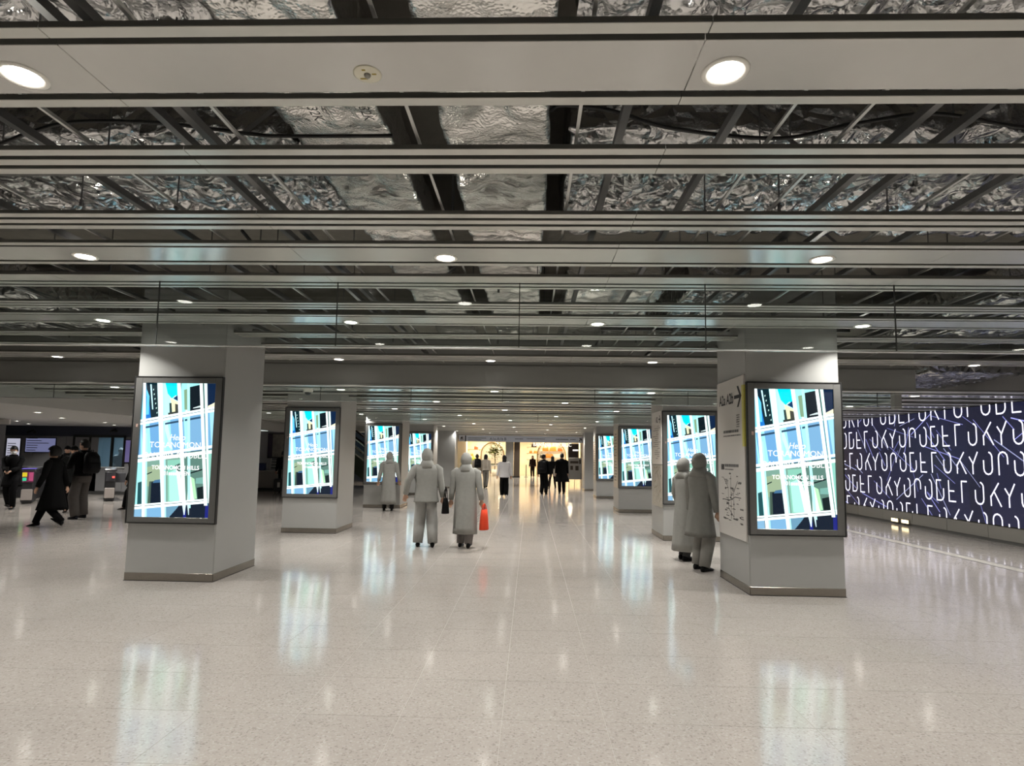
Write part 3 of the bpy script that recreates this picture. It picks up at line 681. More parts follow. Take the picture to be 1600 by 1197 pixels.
# ================================================================== LED WALL
LEM = attr_emit('led_picture', LED_E)
Y0, Y1, Z0, Z1 = 7.0, 25.0, .35, 2.74
e = empty('led_wall', (XW, 0, 0), 0, 'long dark blue LED wall filled with glowing white outline letters', 'LED wall')
MB().bbox(.0,.06,Y0-.02,Y1+.02,Z0-.02,Z1+.02,.004).build('housing', DARKF, e)
bg = MB(); NAVY = (30,32,62)
npan = 30
for i in range(npan):
    for j in range(4):
        a, c = Y0+(Y1-Y0)*i/npan, Y0+(Y1-Y0)*(i+1)/npan; p, q = Z0+(Z1-Z0)*j/4, Z0+(Z1-Z0)*(j+1)/4
        f = random.uniform(.85,1.12); cc = rgb(20*f, 21*f, 42*f)
        bg.add([(-.002,a,p),(-.002,a,q),(-.002,c,q),(-.002,c,p)], [(0,1,2,3)], 0, cc)
bg.build('screen_background', LEM, e, colors=True, fix=False)
def arc(cx, cy, r, ry, a0, a1, n=6): return [(cx+r*math.cos(math.radians(a0+(a1-a0)*k/n)), cy+ry*math.sin(math.radians(a0+(a1-a0)*k/n))) for k in range(n+1)]
GLY = {'T': [[(0,0),(0,1),(.34,1)]],
 'O': [[(0,.62),(0,.25)]+arc(.25,.25,.25,.25,180,360)+[(.5,.8)]+arc(.28,.78,.22,.22,0,75,4)],
 'K': [[(.05,0),(.05,.42)],[(.05,.38),(.52,1)],[(.25,.62),(.62,0)]],
 'Y': [[(0,.78),(.2,.5)],[(.52,1),(.2,.42),(.2,0)]],
 'N': [[(0,0),(0,.75)]+arc(.25,.75,.25,.25,180,0)+[(.5,.48)]],
 'D': [[(.32,1),(0,1),(0,0),(.25,0)]+arc(.25,.25,.25,.25,-90,0,4)+[(.5,.58)]],
 'E': [[(0,1),(0,0),(.45,0)],[(0,.5),(.36,.5)]]}
let = MB(); lay = [0]
def seg(a, b, w, col, mb, x):
    (y0,z0),(y1,z1) = a,b
    d = Vector((y1-y0, z1-z0)); 
    if d.length < 1e-5: return
    # clip to the screen height
    lo, hi = Z0, Z1
    if z0 > z1: (y0,z0),(y1,z1) = (y1,z1),(y0,z0)
    if z1 < lo or z0 > hi: return
    if z0 < lo: y0 += (y1-y0)*(lo-z0)/(z1-z0); z0 = lo
    if z1 > hi: y1 = y0+(y1-y0)*(hi-z0)/(z1-z0); z1 = hi
    d = Vector((y1-y0, z1-z0)); 
    if d.length < 1e-5: return
    d.normalize(); n = Vector((-d.y, d.x))*w; ex = d*w*.6
    mb.add([(x, y0-ex.x+n.x, z0-ex.y+n.y),(x, y1+ex.x+n.x, z1+ex.y+n.y),(x, y1+ex.x-n.x, z1+ex.y-n.y),(x, y0-ex.x-n.x, z0-ex.y-n.y)], [(0,1,2,3)], 0, col)
LHH, ADV, WORD = .45, .394, 3.55
WHT = rgb(238,236,255)
for zb, yT in ((2.55,14.9),(1.94,13.33),(1.34,14.13),(.72,13.22),(.11,14.35)):
    for k in range(-4, 5):
        for i, chh in enumerate('TOKYONODE'):
            for pl in GLY[chh]:
                for p,q in zip(pl[:-1],pl[1:]):
                    A = (yT-k*WORD-i*ADV-p[0]*LHH, zb+p[1]*LHH); B = (yT-k*WORD-i*ADV-q[0]*LHH, zb+q[1]*LHH)
                    if min(A[0],B[0]) < Y0+.05 or max(A[0],B[0]) > Y1-.05: continue
                    seg(A, B, .0155, WHT, let, -.006)
let.build('lettering', LEM, e, colors=True, fix=False)
ln = MB(); rl = random.Random(11)
for k in range(120):
    y, z = rl.uniform(Y0+.3,Y1-.3), rl.uniform(Z0+.1,Z1-.1); s = rl.choice((-1,-1,-1,1)); L = rl.uniform(.35,1.3); an = rl.choice((.55,.8,1.0,.25,1.25))
    y2 = max(Y0+.1, min(Y1-.1, y-math.cos(an)*L)); z2 = z+s*math.sin(an)*L
    c = rl.choice((rgb(110,112,170),rgb(140,142,205),rgb(84,86,136),rgb(130,134,170)))
    seg((y,z),(y2,z2), rl.uniform(.006,.012), c, ln, -.004)
ln.build('line_pattern', LEM, e, colors=True, fix=False)
# panels below the screen
wr = [o for o in COL.objects if o.name == 'wall_right'][0]
pn = MB().bbox(-.02,.02,-.598,.598,.06,.325,.004); pn_me = pn.mesh('base_panel', mat('grey_base_panel',(.30,.29,.265,1),.45,.1))
for k in range(-2, 24): link('base_panel', pn_me, wr, (XW+.035, 10.755+1.205*(k-3), 0))
MB().box(XW+.03, XW+.07, -8, 40, 0, .06).build('kick_strip', mat('kick_strip_dark',(.12,.12,.115,1),.5), wr)
WARM = mat('warm_lamp_glow',(.9,.7,.4,1),.4,emit=(1,.78,.42,1),estr=3.0)
for y in (15.62, 15.20):
    f = empty('foot_light', (XW-.004,y,.10), 0, 'small warm glowing foot light low under the LED wall', 'light', 'warm foot lights under the LED wall')
    MB().bbox(-.02,.012,-.15,.15,-.05,.05,.006).build('casing', STEEL, f); MB().bbox(-.026,-.018,-.135,.135,-.04,.04,.003).build('lens', WARM, f)
# ================================================================== TICKET GATE HALL
YO = 21.0
NAVYW = mat('blue_grey_band', (.045,.05,.075,1), .5); OFFW = mat('office_wall_grey', (.26,.26,.27,1), .5, var=.04)
w = MB()
w.box(-24,-16.4,YO,YO+.2,0,2.42); w.box(-14.55,-12.6,YO,YO+.2,0,2.42); w.box(-16.4,-14.55,YO,YO+.2,0,.98); w.box(-16.4,-14.55,YO,YO+.2,2.06,2.42)
wall_office = tag(w.build('wall_office', OFFW), 'grey wall of the station office with a lit window', kind='structure')
MB().box(-24,-12.6,YO-.012,YO-.002,2.06,2.42).build('upper_band', NAVYW, wall_office)
for k in range(7): MB().bbox(-23.9+1.2*k,-22.72+1.2*k,YO-.02,YO-.001,.12,2.04,.004).build('wall_panel', OFFW, wall_office)
for k in range(3): MB().bbox(-16.38+.61*k,-15.79+.61*k,YO-.02,YO-.001,.12,.93,.004).build('wall_panel', OFFW, wall_office)
tag(MB().box(-24,-12.6,YO-.03,YO,0,.11).build('baseboard_office', mat('dark_skirting',(.06,.06,.06,1),.5)), 'dark skirting along the station office wall', kind='structure')
win = tag(MB().bbox(-16.45,-14.5,YO-.05,YO+.06,.94,.985,.004).build('window_1', mat('pale_sill',(.6,.6,.6,1),.3)), 'station office window with dark frame and pale sill', kind='structure')
for x in (-16.42,-15.82,-15.02,-14.56): MB().bbox(x-.035,x+.035,YO-.04,YO+.04,.985,2.10,.004).build('window_mullion', DARKF, win)
MB().bbox(-16.45,-14.52,YO-.04,YO+.04,2.03,2.12,.004).build('window_head', DARKF, win)
for a,c in ((-16.385,-15.855),(-15.785,-15.055),(-14.985,-14.595)): MB().box(a,c,YO-.004,YO+.004,.985,2.03).build('window_pane', GLASSW, win)
# the room behind the window
r = MB(); r.box(-18,-13,YO+3.4,YO+3.5,0,2.6); r.box(-18,-17.9,YO+.2,YO+3.5,0,2.6); r.box(-13.1,-13,YO+.2,YO+3.5,0,2.6); r.box(-18,-13,YO+.2,YO+3.5,2.5,2.6)
tag(r.build('wall_room', mat('office_pale_blue',(.42,.52,.58,1),.6)), 'pale blue inner walls of the station office', kind='structure')
e = empty('office_light', (-15.6,YO+1.6,2.49), 0, 'flat ceiling light inside the station office', 'ceiling light')
MB().bbox(-.6,.6,-.15,.15,-.03,.005,.004).build('housing', TRIM, e); MB().box(-.58,.58,-.13,.13,-.034,-.03).build('diffuser', mat('office_diffuser',(.9,.9,.9,1),.4,emit=(.85,.95,1,1),estr=4), e)
ld = bpy.data.lights.new('lamp','AREA'); ld.shape='RECTANGLE'; ld.size=1.1; ld.size_y=.26; ld.energy=38; ld.color=(.85,.95,1); lo = bpy.data.objects.new('lamp',ld); COL.objects.link(lo); lo.parent=e; lo.location=(0,0,-.05)
e = empty('wall_screen', (-14.2,YO-.03,1.55), 0, 'violet notice screen on the wall beside the office window', 'screen')
MB().bbox(-.32,.32,-.02,.03,-.42,.42,.006).build('case', DARKF, e); MB().box(-.29,.29,-.024,-.02,-.39,.39).build('picture', mat('violet_screen',(.05,.05,.06,1),.3,emit=rgb(120,110,165),estr=.55), e)
# bright posters and notice board at the far left
for x0,x1,z0,z1,c,lab in ((-18.9,-18.35,1.25,1.98,(215,215,235),'bright white notice sheet on the wall at the ticket gates'),(-18.2,-17.05,1.45,2.0,(128,132,175),'wide bluish notice board on the wall at the ticket gates')):
    e = empty('notice_board', ((x0+x1)/2,YO-.02,z0), 0, lab, 'notice')
    w2 = (x1-x0)/2; MB().bbox(-w2,w2,-.03,.02,0,z1-z0,.005).build('frame', DARKF, e)
    MB().box(-w2+.03,w2-.03,-.034,-.03,.03,z1-z0-.03).build('sheet', mat('lit_sheet_%d'%c[0],(.1,.1,.1,1),.4,emit=rgb(*c),estr=.6), e)
    b = MB()
    for k in range(6): b.box(-w2+.07,-w2+.07+random.uniform(.15,.8)*(w2*2-.14),-.0355,-.0345,.08+k*.085,.08+k*.085+.025)
    b.build('small_print', INKG, e)
def small_cam(x,y,z,lab):
    e = empty('security_camera', (x,y,z), 0, lab, 'camera')
    MB().bbox(-.05,.05,-.02,.0,-.05,.05,.006).build('bracket', DARKF, e); MB().tube([(0,-.02,0),(0,-.10,.02)], .018, 8).build('arm', DARKF, e); MB().tube([(0,-.08,.04),(0,-.3,-.03)], [.055,.045], 12).build('body', DARKF, e)
small_cam(-17.9,YO-.02,2.2,'dark security camera above the bluish notice board'); small_cam(-14.9,YO-.02,2.27,'dark security camera above the office window')
e = empty('hall_sign', (-14.9,16.4,2.42), 0, 'small white box sign hanging from the gate hall soffit', 'sign')
MB().bbox(-.16,.16,-.03,.03,-.16,-.02,.004).build('box', WHITEP, e); MB().bbox(-.02,.02,-.02,.02,-.02,0,.002).build('hanger', RAIL, e)
b = MB(); b.bbox(-24,-15.1,15.95,16.7,0,2.42,.01)
pil = tag(b.build('wall_pier', mat('dark_pier',(.10,.10,.105,1),.5)), 'dark wall pier at the edge of the ticket gate hall', kind='structure')
pil.location = (0,0,0)
# ticket gates
GB = mat('gate_graphite',(.05,.05,.055,1),.35,.3); GP = mat('gate_pale_front',(.42,.38,.36,1),.4)
def gate(x,y,rz,lab,lit):
    e = empty('ticket_gate', (x,y,0), rz, lab, 'ticket gate')
    MB().bbox(-.14,.14,0,1.7,.02,.92,.03).build('cabinet', GB, e)
    b = MB(); b.bbox(-.17,.17,-.06,1.76,.92,1.0,.03); b.build('top_deck', mat('gate_deck',(.08,.08,.09,1),.25), e)
    MB().bbox(-.13,.13,-.05,.0,.10,.42,.02).build('lower_front', GP, e)
    f = MB().bbox(-.13,.13,-.06,.0,.62,.92,.02).build('reader_head', mat('gate_head_'+lit,(.30,.05,.16,1) if lit=='pink' else (.05,.05,.06,1),.35), e)
    if lit == 'pink':
        MB().bbox(-.13,-.02,-.066,-.058,.78,.9,.005).build('yellow_plate', mat('yellow_lit',(.6,.5,.05,1),.4,emit=rgb(240,215,30),estr=.5), f)
        MB().bbox(-.12,-.03,-.067,-.058,.66,.75,.005).build('green_arrow_light', mat('green_lit',(.02,.2,.12,1),.4,emit=rgb(60,230,170),estr=.7), f)
        MB().bbox(.02,.12,-.066,-.058,.66,.9,.005).build('pink_plate', mat('pink_lit',(.5,.12,.25,1),.4,emit=rgb(210,70,130),estr=.3), f)
        MB().bbox(-.16,.16,-.05,.5,1.0,1.012,.004).build('reader_glow', mat('violet_lit',(.1,.05,.3,1),.4,emit=rgb(90,80,190),estr=.8), e)
    else:
        MB().bbox(.05,.11,-.068,-.058,.72,.77,.004).build('red_light', mat('red_lit',(.5,.02,.02,1),.4,emit=rgb(255,70,60),estr=3), f)
    for k in (0,1): MB().bbox(.14,.42,.7+.3*k,.72+.3*k,.55,.85,.01).build('flap', mat('flap_dark',(.07,.07,.08,1),.4), e)
gate(-14.5,16.9,math.radians(36),'ticket gate with yellow and pink lit front panel','pink')
gate(-17.7,17.6,math.radians(36),'dark ticket gate beside the pink one','dark')
gate(-13.0,18.2,math.radians(36),'dark ticket gate with a small red light by the office window','red')
e = empty('gate_counter', (-15.9,19.4,0), 0, 'dark counter with flat black top behind the ticket gates', 'counter')
MB().bbox(-1.2,1.1,-.3,.3,0,.96,.02).build('body', GB, e); MB().bbox(-1.25,1.15,-.36,.36,.96,1.0,.01).build('top', BLACK, e)

# ================================================================== BETWEEN THE COLUMNS: MAP BOARD AND COUNTER
tag(MB().box(-13,-9.3,26.6,26.8,0,2.75).build('wall_map', WALLW), 'pale wall behind the ticket machines and map board', kind='structure')
tag(MB().box(-13.1,-12.6,YO,26.8,0,2.75).build('wall_office_end', WALLG), 'grey return wall beside the station office', kind='structure')
e = empty('exit_sign', (-10.85,23.9,2.45), 0, 'small white box sign with a green arrow hanging by the ticket machines', 'sign')
MB().bbox(-.165,.165,-.05,.05,0,.32,.008).build('box', mat('lit_sign_white',(.8,.8,.8,1),.4,emit=(.9,1,.97,1),estr=.75), e)
GRN = mat('green_print',(.05,.30,.24,1),.5)
b = MB(); b.add([(-.08,-.053,.145),(.05,-.053,.145),(.05,-.053,.175),(-.08,-.053,.175)],[(0,1,2,3)])
for s in (1,-1): b.add([(.09,-.053,.16),(.055,-.053,.16),(.0,-.053,.16+s*.075),(.035,-.053,.16+s*.075)],[(0,1,2,3)])
b.build('arrow', GRN, e, fix=False)
for x in (-.1,.1): MB().tube([(x,0,.32),(x,0,.62)], .008, 6).build('hanger', RAIL, e)
e = empty('map_board', (-10.95,26.5,1.35), 0, 'large framed street map board on the pale wall', 'map')
MB().bbox(-.85,.85,-.04,.08,-.02,1.1,.01).build('frame', DARKF, e)
MB().box(-.62,.82,-.046,-.04,.03,1.06).build('map_sheet', mat('map_sheet_print',(.34,.32,.28,1),.5,var=.45,vscale=9), e)
MB().box(-.83,-.64,-.046,-.04,.03,1.06).build('title_strip', mat('map_purple',(.06,.04,.07,1),.5), e)
e = empty('service_counter', (-10.7,25.4,0), 0, 'low pale counter under the street map board', 'counter')
MB().bbox(-.95,.9,-.3,.35,.08,.78,.02).build('body', mat('counter_beige',(.36,.33,.30,1),.5), e); MB().bbox(-.93,.88,-.27,.33,.0,.08,.005).build('plinth', GB, e); MB().bbox(-.98,.93,-.34,.38,.78,.82,.01).build('top', WHITEP, e)
MB().bbox(-1.02,-.96,-.28,.34,.02,.62,.01).build('red_end_panel', mat('dull_red',(.22,.05,.06,1),.5), e)
for k,(x,lab) in enumerate(((-10.95,'slanted white rack with dark leaflets on the low counter'),(-10.45,'second slanted white rack beside the first on the low counter'))):
    e = empty('leaflet_rack', (x,25.35,.842), .25, lab, 'rack')
    for s in (-.17,.17): MB().tube([(s,-.12,0),(s,.1,.48)], .018, 8).build('side_rail', WHITEP, e)
    for j in range(4):
        sh = MB().bbox(-.17,.17,-.11+.055*j,-.03+.055*j,.03+.12*j,.045+.12*j,.003).build('shelf', WHITEP, e)
        MB().bbox(-.14,.14,-.07+.055*j,-.06+.055*j,.05+.12*j,.13+.12*j,.002).build('leaflet', INKG, e)
e = empty('blue_box', (-11.45,25.3,.82), 0, 'small navy box standing on the low counter', 'box')
MB().bbox(-.12,.12,-.1,.1,0,.3,.01).build('box_body', mat('navy_plastic',(.03,.04,.14,1),.4), e); MB().bbox(-.125,.125,-.105,.105,.28,.31,.004).build('lid', mat('navy_lid',(.02,.03,.09,1),.4), e)
# white-ish ceiling spot washing that wall
ld = bpy.data.lights.new('lamp','SPOT'); ld.energy=60; ld.spot_size=1.1; ld.spot_blend=.5; ld.color=(1,.97,.92); ld.shadow_soft_size=.05
e = empty('wall_washer', (-10.1,25.9,2.74), 0, 'small spot lamp washing the wall above the map board', 'ceiling light')
MB().lathe([(.05,.0),(.055,-.05),(.04,-.06),(.04,-.02)], 16).build('shade', TRIM, e, smooth=True)
lo = bpy.data.objects.new('lamp',ld); COL.objects.link(lo); lo.parent=e; lo.location=(0,0,-.03); lo.rotation_euler=(.35,0,0)
# ================================================================== ESCALATOR
tag(MB().box(-9.3,-5.6,33.5,33.7,0,4.3).build('wall_escalator', mat('warm_white_wall',(.62,.56,.48,1),.6)), 'warm white wall behind the escalator', kind='structure')
e = empty('escalator', (-8.6,29,0), 0, 'dark green sided escalator rising away behind the columns', 'escalator')
def esc(y, nm):
    b = MB(); b.add([(-2.2,y-.06,3.4),(-2.2,y+.06,3.4),(2.4,y-.06,.0),(2.4,y+.06,.0),(-2.2,y-.06,2.6),(-2.2,y+.06,2.6),(1.2,y-.06,0),(1.2,y+.06,0)], [(0,1,3,2),(4,5,7,6),(0,1,5,4),(2,3,7,6),(0,2,6,4),(1,3,7,5)])
    return b.build(nm, mat('escalator_green',(.03,.045,.025,1),.35), e)
esc(-.9,'side_truss'); esc(.9,'side_truss')
for y in (-.9,.9):
    MB().tube([(-2.2,y,4.2),(2.2,y,.95),(2.9,y,.9)], .05, 8).build('handrail', BLACK, e)
    MB().tube([(-2.2,y-.07,3.45),(2.4,y-.07,.05)], .025, 6).build('skirt_trim', mat('bright_skirt_trim',(.75,.72,.6,1),.2,.6), e)
    MB().tube([(-2.2,y-.07,3.75),(2.4,y-.07,.35)], .02, 6).build('deck_trim', mat('bright_skirt_trim',(.75,.72,.6,1),.2,.6), e)
    b = MB(); b.add([(-2.2,y-.01,3.4),(2.4,y-.01,0),(2.4,y-.01,.85),(-2.2,y-.01,4.15)], [(0,1,2,3)]); b.add([(-2.2,y+.01,3.4),(2.4,y+.01,0),(2.4,y+.01,.85),(-2.2,y+.01,4.15)], [(3,2,1,0)]); b.build('balustrade', GLASSW, e, fix=False)
for k in range(16):
    x = 2.2-.27*k; MB().box(x-.27,x,-.84,.84,.02+.2*k,.22+.2*k).build('step', mat('step_grey',(.15,.15,.15,1),.4,.5), e)
ld = bpy.data.lights.new('lamp','AREA'); ld.size=1.5; ld.energy=120; ld.color=(1,.85,.68)
e2 = empty('escalator_light', (-8,31.6,4.1), 0, 'ceiling light over the escalator shaft', 'ceiling light'); MB().bbox(-.6,.6,-.2,.2,0,.06,.01).build('housing', TRIM, e2)
lo = bpy.data.objects.new('lamp',ld); COL.objects.link(lo); lo.parent=e2; lo.location=(0,0,-.02); lo.rotation_euler=(.4,0,0)

# ================================================================== FAR END: SIGN AND SHOP
e = empty('overhead_sign', (-.5,33.0,2.36), 0, 'long grey overhead direction sign spanning the corridor in front of the shop', 'sign')
MB().bbox(-3.45,3.45,-.05,.05,0,.33,.008).build('sign_box', mat('sign_grey_lit',(.42,.42,.44,1),.4,emit=(.75,.8,.9,1),estr=.10), e)
MB().box(-3.12,-3.06,-.053,-.05,0,.33).build('divider', INK, e)
for px,s in ((-3.28,-1),(3.25,1)):
    b = MB(); b.box(px-.13,px+.13,-.052,-.05,.03,.30); b.build('arrow_field', mat('sign_arrow_field',(.65,.66,.7,1),.4), e)
    b = MB(); d = Vector((s,0,1)).normalized(); n = Vector((-d.z,0,d.x))*.018; c = Vector((px,-.054,.165))
    p,q = c-d*.09, c+d*.09; b.add([p+n,q+n,q-n,p-n],[(0,1,2,3)])
    b.add([q+Vector((0,0,.018)),q+Vector((-s*.12,0,.018)),q+Vector((-s*.12,0,-.018)),q+Vector((0,0,-.018))],[(0,1,2,3)])
    b.add([q+Vector((.018,0,0)),q+Vector((.018,0,-.12)),q+Vector((-.018,0,-.12)),q+Vector((-.018,0,0))],[(0,1,2,3)]); b.build('arrow', INK, e, fix=False)
flat('lettering','A1a-A1b B', .22, -1.75, .09, e, y=-.054, xs=.95)
dashes('small_print', [(-2.95,-1.95,.17,.05),(-2.95,-2.2,.08,.04),(-.35,.1,.15,.05),(.3,1.3,.17,.04),(1.9,2.6,.15,.06),(2.7,3.0,.15,.05)], e, INKG, -.0535)
for x in (-2.5,0,2.5): MB().tube([(x,0,.33),(x,0,.5)], .015, 6).build('hanger', RAIL, e)
for sx,x,nm in ((-1,-5.05,'wall_corridor_escalator'),(1,3.75,'wall_corridor_screen')):
    b = MB(); b.box(x,x+.2,33.4,45,0,3.2); tag(b.build(nm, WALLB), 'dark brown side wall of the far corridor, '+('escalator side' if sx<0 else 'LED wall side'), kind='structure')
b = MB(); b.box(-5.05,3.95,32.9,45.2,2.75,2.85); b.box(-9.3,-5.05,33.4,33.6,0,3.2); b.box(3.95,9.3,33.4,33.6,0,3.2)
tag(b.build('wall_far', mat('far_wall_grey',(.22,.22,.21,1),.5)), 'grey far wall and ceiling around the corridor to the shop', kind='structure')
SH_Y = 45.0
for y in (35.2,38.2,41.2,43.8):
    for x in (-3.2,-.6,2.0): place_light(x, y, 2.749, 'added round downlight in the flat ceiling of the corridor to the shop', 'added downlights of the shop corridor')  # added lamps, there to brighten the pale column of the shop front
CREAM = mat('shop_cream_wall',(.82,.70,.50,1),.6,var=.04); CREAM2 = mat('shop_pale_niche',(.9,.84,.72,1),.6)
b = MB(); b.box(-5.4,4.1,SH_Y+6,SH_Y+6.1,0,3.2); b.box(-5.4,-5.3,SH_Y,SH_Y+6,0,3.2); b.box(4.0,4.1,SH_Y,SH_Y+6,0,3.2); b.box(-5.4,4.1,SH_Y,SH_Y+6,3.2,3.3)
tag(b.build('wall_shop', CREAM), 'cream walls of the lit shop', kind='structure')
e = empty('shop_column', (-1.55,SH_Y,0), 0, 'pale grey column in the middle of the shop front', 'column'); MB().bbox(-.3,.3,-.25,.3,.0,3.2,.02).build('shaft', CLAD, e); MB().bbox(-.32,.32,-.27,.32,0,.1,.01).build('plinth', STEEL, e)
e = empty('shop_column', (-1.0,SH_Y+.1,0), 0, 'dark brown column beside the pale one in the shop front', 'column'); MB().bbox(-.22,.22,-.25,.3,.0,3.2,.02).build('shaft', WALLB, e); MB().bbox(-.24,.24,-.27,.32,0,.1,.01).build('plinth', BLACK, e)
for k,(x,y) in enumerate(((-3.6,46.6),(-2.3,49.0),(-4.2,49.4),(.4,46.6),(2.2,46.6),(1.2,49.2),(3.2,49.2))):
    e = empty('shop_light', (x,y,3.19), 0, 'warm square ceiling lamp in the shop', 'ceiling light', 'shop ceiling lamps')
    MB().bbox(-.3,.3,-.3,.3,-.03,.005,.005).build('housing', TRIM, e); MB().box(-.27,.27,-.27,.27,-.034,-.03).build('diffuser', mat('shop_diffuser',(.9,.85,.7,1),.4,emit=(1,.84,.58,1),estr=5), e)
    ld = bpy.data.lights.new('lamp','AREA'); ld.size=.5; ld.energy=105; ld.color=(1,.86,.64); lo = bpy.data.objects.new('lamp',ld); COL.objects.link(lo); lo.parent=e; lo.location=(0,0,-.05)
def arch(x, w, z, lab, y=SH_Y+4.2):
    e = empty('arch_niche', (x,y,0), 0, lab, 'arch'); r = w/2; n = 20
    pts = [(-r,0,.02),(-r,0,z)]+[(-r*math.cos(PI*k/n),0,z+r*math.sin(PI*k/n)) for k in range(1,n)]+[(r,0,z),(r,0,.02)]
    MB().tube(pts, .06, 8).build('arch_frame', mat('arch_bronze',(.30,.22,.12,1),.4), e)
    b = MB(); b.add([(p[0]*.96,.05,p[2]) for p in pts], [list(range(len(pts)))]); b.build('arch_back', CREAM2, e, fix=False)
    return e
arch(-3.1,1.9,1.75,'cream arched niche beside the tree in the shop'); a2 = arch(1.75,2.3,1.75,'cream arched niche with bag shelves in the shop')
def shelf(x, w, z, lab, y=SH_Y+4.0):
    e = empty('wall_shelf', (x,y,z), 0, lab, 'shelf'); MB().bbox(-w/2,w/2,-.15,.15,-.03,0,.005).build('board', mat('shelf_wood',(.45,.33,.2,1),.5), e); MB().bbox(-w/2,w/2,.13,.15,0,.02,.003).build('lip', mat('shelf_wood',(.45,.33,.2,1),.5), e)
    for s in (-.4,.4): MB().bbox(s*w-.01,s*w+.01,-.1,.15,-.12,-.03,.003).build('bracket', DARKF, e)
def bag(x, z, w, hh, c, lab, y=SH_Y+4.0):
    e = empty('handbag', (x,y,z), 0, lab, 'bag'); mt = mat('leather_%d_%d_%d'%c, rgb(*c), .45)
    MB().loft([(0,0,0,w/2,.08),(0,0,.02,w/2*1.04,.09),(0,0,hh*.7,w/2*.96,.07),(0,0,hh,w/2*.85,.03)], 20).build('bag_body', mt, e, smooth=True)
    MB().tube([(-w*.28,0,hh*.95),(-w*.2,0,hh*1.4),(0,0,hh*1.55),(w*.2,0,hh*1.4),(w*.28,0,hh*.95)], .012, 6).build('bag_handle', mt, e, smooth=True)
OR = (205,135,45)
for z in (1.35,1.85,2.35): shelf(.25,1.1,z,'wooden wall shelf number %s from the floor, beside the bag arch'%({1.35:'one',1.85:'two',2.35:'three'}[z]))
for z in (1.5,2.05): shelf(1.75,2.0,z,'wooden shelf inside the bag arch, %s'%('lower' if z<1.9 else 'upper'))
bag(.3,2.35,.42,.28,(50,30,20),'dark brown handbag on the top wall shelf'); bag(.05,1.85,.25,.2,OR,'small tan handbag on the middle wall shelf'); bag(.42,1.85,.3,.2,(220,160,70),'light tan handbag on the middle wall shelf')
bag(1.25,2.05,.5,.34,OR,'tan handbag at the start of the upper arch shelf'); bag(1.85,2.05,.55,.36,(215,150,60),'big caramel handbag in the middle of the upper arch shelf'); bag(2.45,2.05,.4,.25,(170,95,25),'brown handbag at the end of the upper arch shelf'); bag(1.55,1.5,.7,.30,(200,125,40),'large caramel tote on the lower arch shelf'); bag(.95,1.5,.3,.22,(60,55,30),'small olive handbag on the lower arch shelf')
shelf(-4.6,1.1,2.1,'wooden shelf on the wall beside the lime dummy, upper'); shelf(-4.6,1.1,1.55,'wooden shelf on the wall beside the lime dummy, lower')
bag(-4.45,2.1,.34,.26,(225,130,90),'coral handbag on the shelf above the lime dummy'); bag(-4.8,1.55,.3,.2,(230,200,120),'cream handbag on the shelf behind the lime dummy')
# tree in a pot
e = empty('potted_tree', (-2.85,SH_Y+3.2,0), 0, 'leafy green indoor tree in a white pot inside the shop', 'tree')
MB().lathe([(.0005,0),(.2,0),(.26,.5),(.24,.5),(.22,.45),(.0005,.45)],20).build('pot', mat('white_pot',(.8,.8,.75,1),.4), e, smooth=True)
MB().tube([(0,0,.4),(.03,0,1.1),(-.02,0,1.9),(.05,0,2.3)], [.04,.035,.03,.02], 8).build('trunk', mat('bark',(.12,.08,.05,1),.8), e, smooth=True)
rl = random.Random(3); lf = MB()
lc = [(rl.gauss(0,.27), rl.gauss(0,.25), 2.02+rl.gauss(0,.26)) for k in range(520)]
for c in lc:
    a, t, L = rl.uniform(0,6.3), rl.uniform(-.7,.5), rl.uniform(.14,.24); d = Vector((math.cos(a)*math.cos(t), math.sin(a)*math.cos(t), math.sin(t))); s = d.cross(Vector((0,0,1))).normalized()*L*.35; c = Vector(c)
    lf.add([c, c+d*L*.5+s, c+d*L, c+d*L*.5-s], [(0,1,2),(0,2,3)])
tag(lf.build('foliage', mat('tree_leaf',(.11,.13,.02,1),.5), e, fix=False), kind='stuff')
# dummy in lime top, flower stand
e = empty('dress_form', (-4.5,SH_Y+2.2,0), 0, 'headless dress form in a lime green top at the shop window', 'mannequin')
LIME = mat('lime_cloth',(.50,.62,.06,1),.7)
MB().loft([(0,0,.78,.17,.12),(0,0,.95,.15,.1),(0,0,1.1,.13,.095),(0,0,1.3,.17,.11),(0,0,1.4,.16,.09),(0,0,1.46,.07,.06),(0,0,1.56,.05,.05)],20).build('torso', LIME, e, smooth=True)
for s in (-1,1): MB().tube([(s*.15,0,1.38),(s*.23,0,1.15),(s*.2,-.05,.9)],[.055,.05,.04],8).build('sleeve', LIME, e, smooth=True)
MB().loft([(0,0,.8,.17,.12),(0,0,.5,.24,.18),(0,0,.35,.27,.2)],20,fold=.08).build('skirt', mat('lime_skirt',(.42,.52,.08,1),.7), e, smooth=True)
MB().tube([(0,0,.03),(0,0,.8)],.015,8).build('stand_pole', DARKF, e); MB().lathe([(.0005,.0),(.18,0),(.18,.02),(.0005,.03)],20).build('stand_base', DARKF, e)
e = empty('display_table', (-2.6,SH_Y+1.6,0), 0, 'white display table with folded clothes in the shop', 'table')
MB().bbox(-.55,.55,-.35,.35,.8,.86,.01).build('table_top', mat('white_lacquer',(.8,.78,.72,1),.3), e)
for sx in (-.48,.48):
    for sy in (-.28,.28): MB().bbox(sx-.03,sx+.03,sy-.03,sy+.03,0,.8,.004).build('leg', mat('white_lacquer',(.8,.78,.72,1),.3), e)
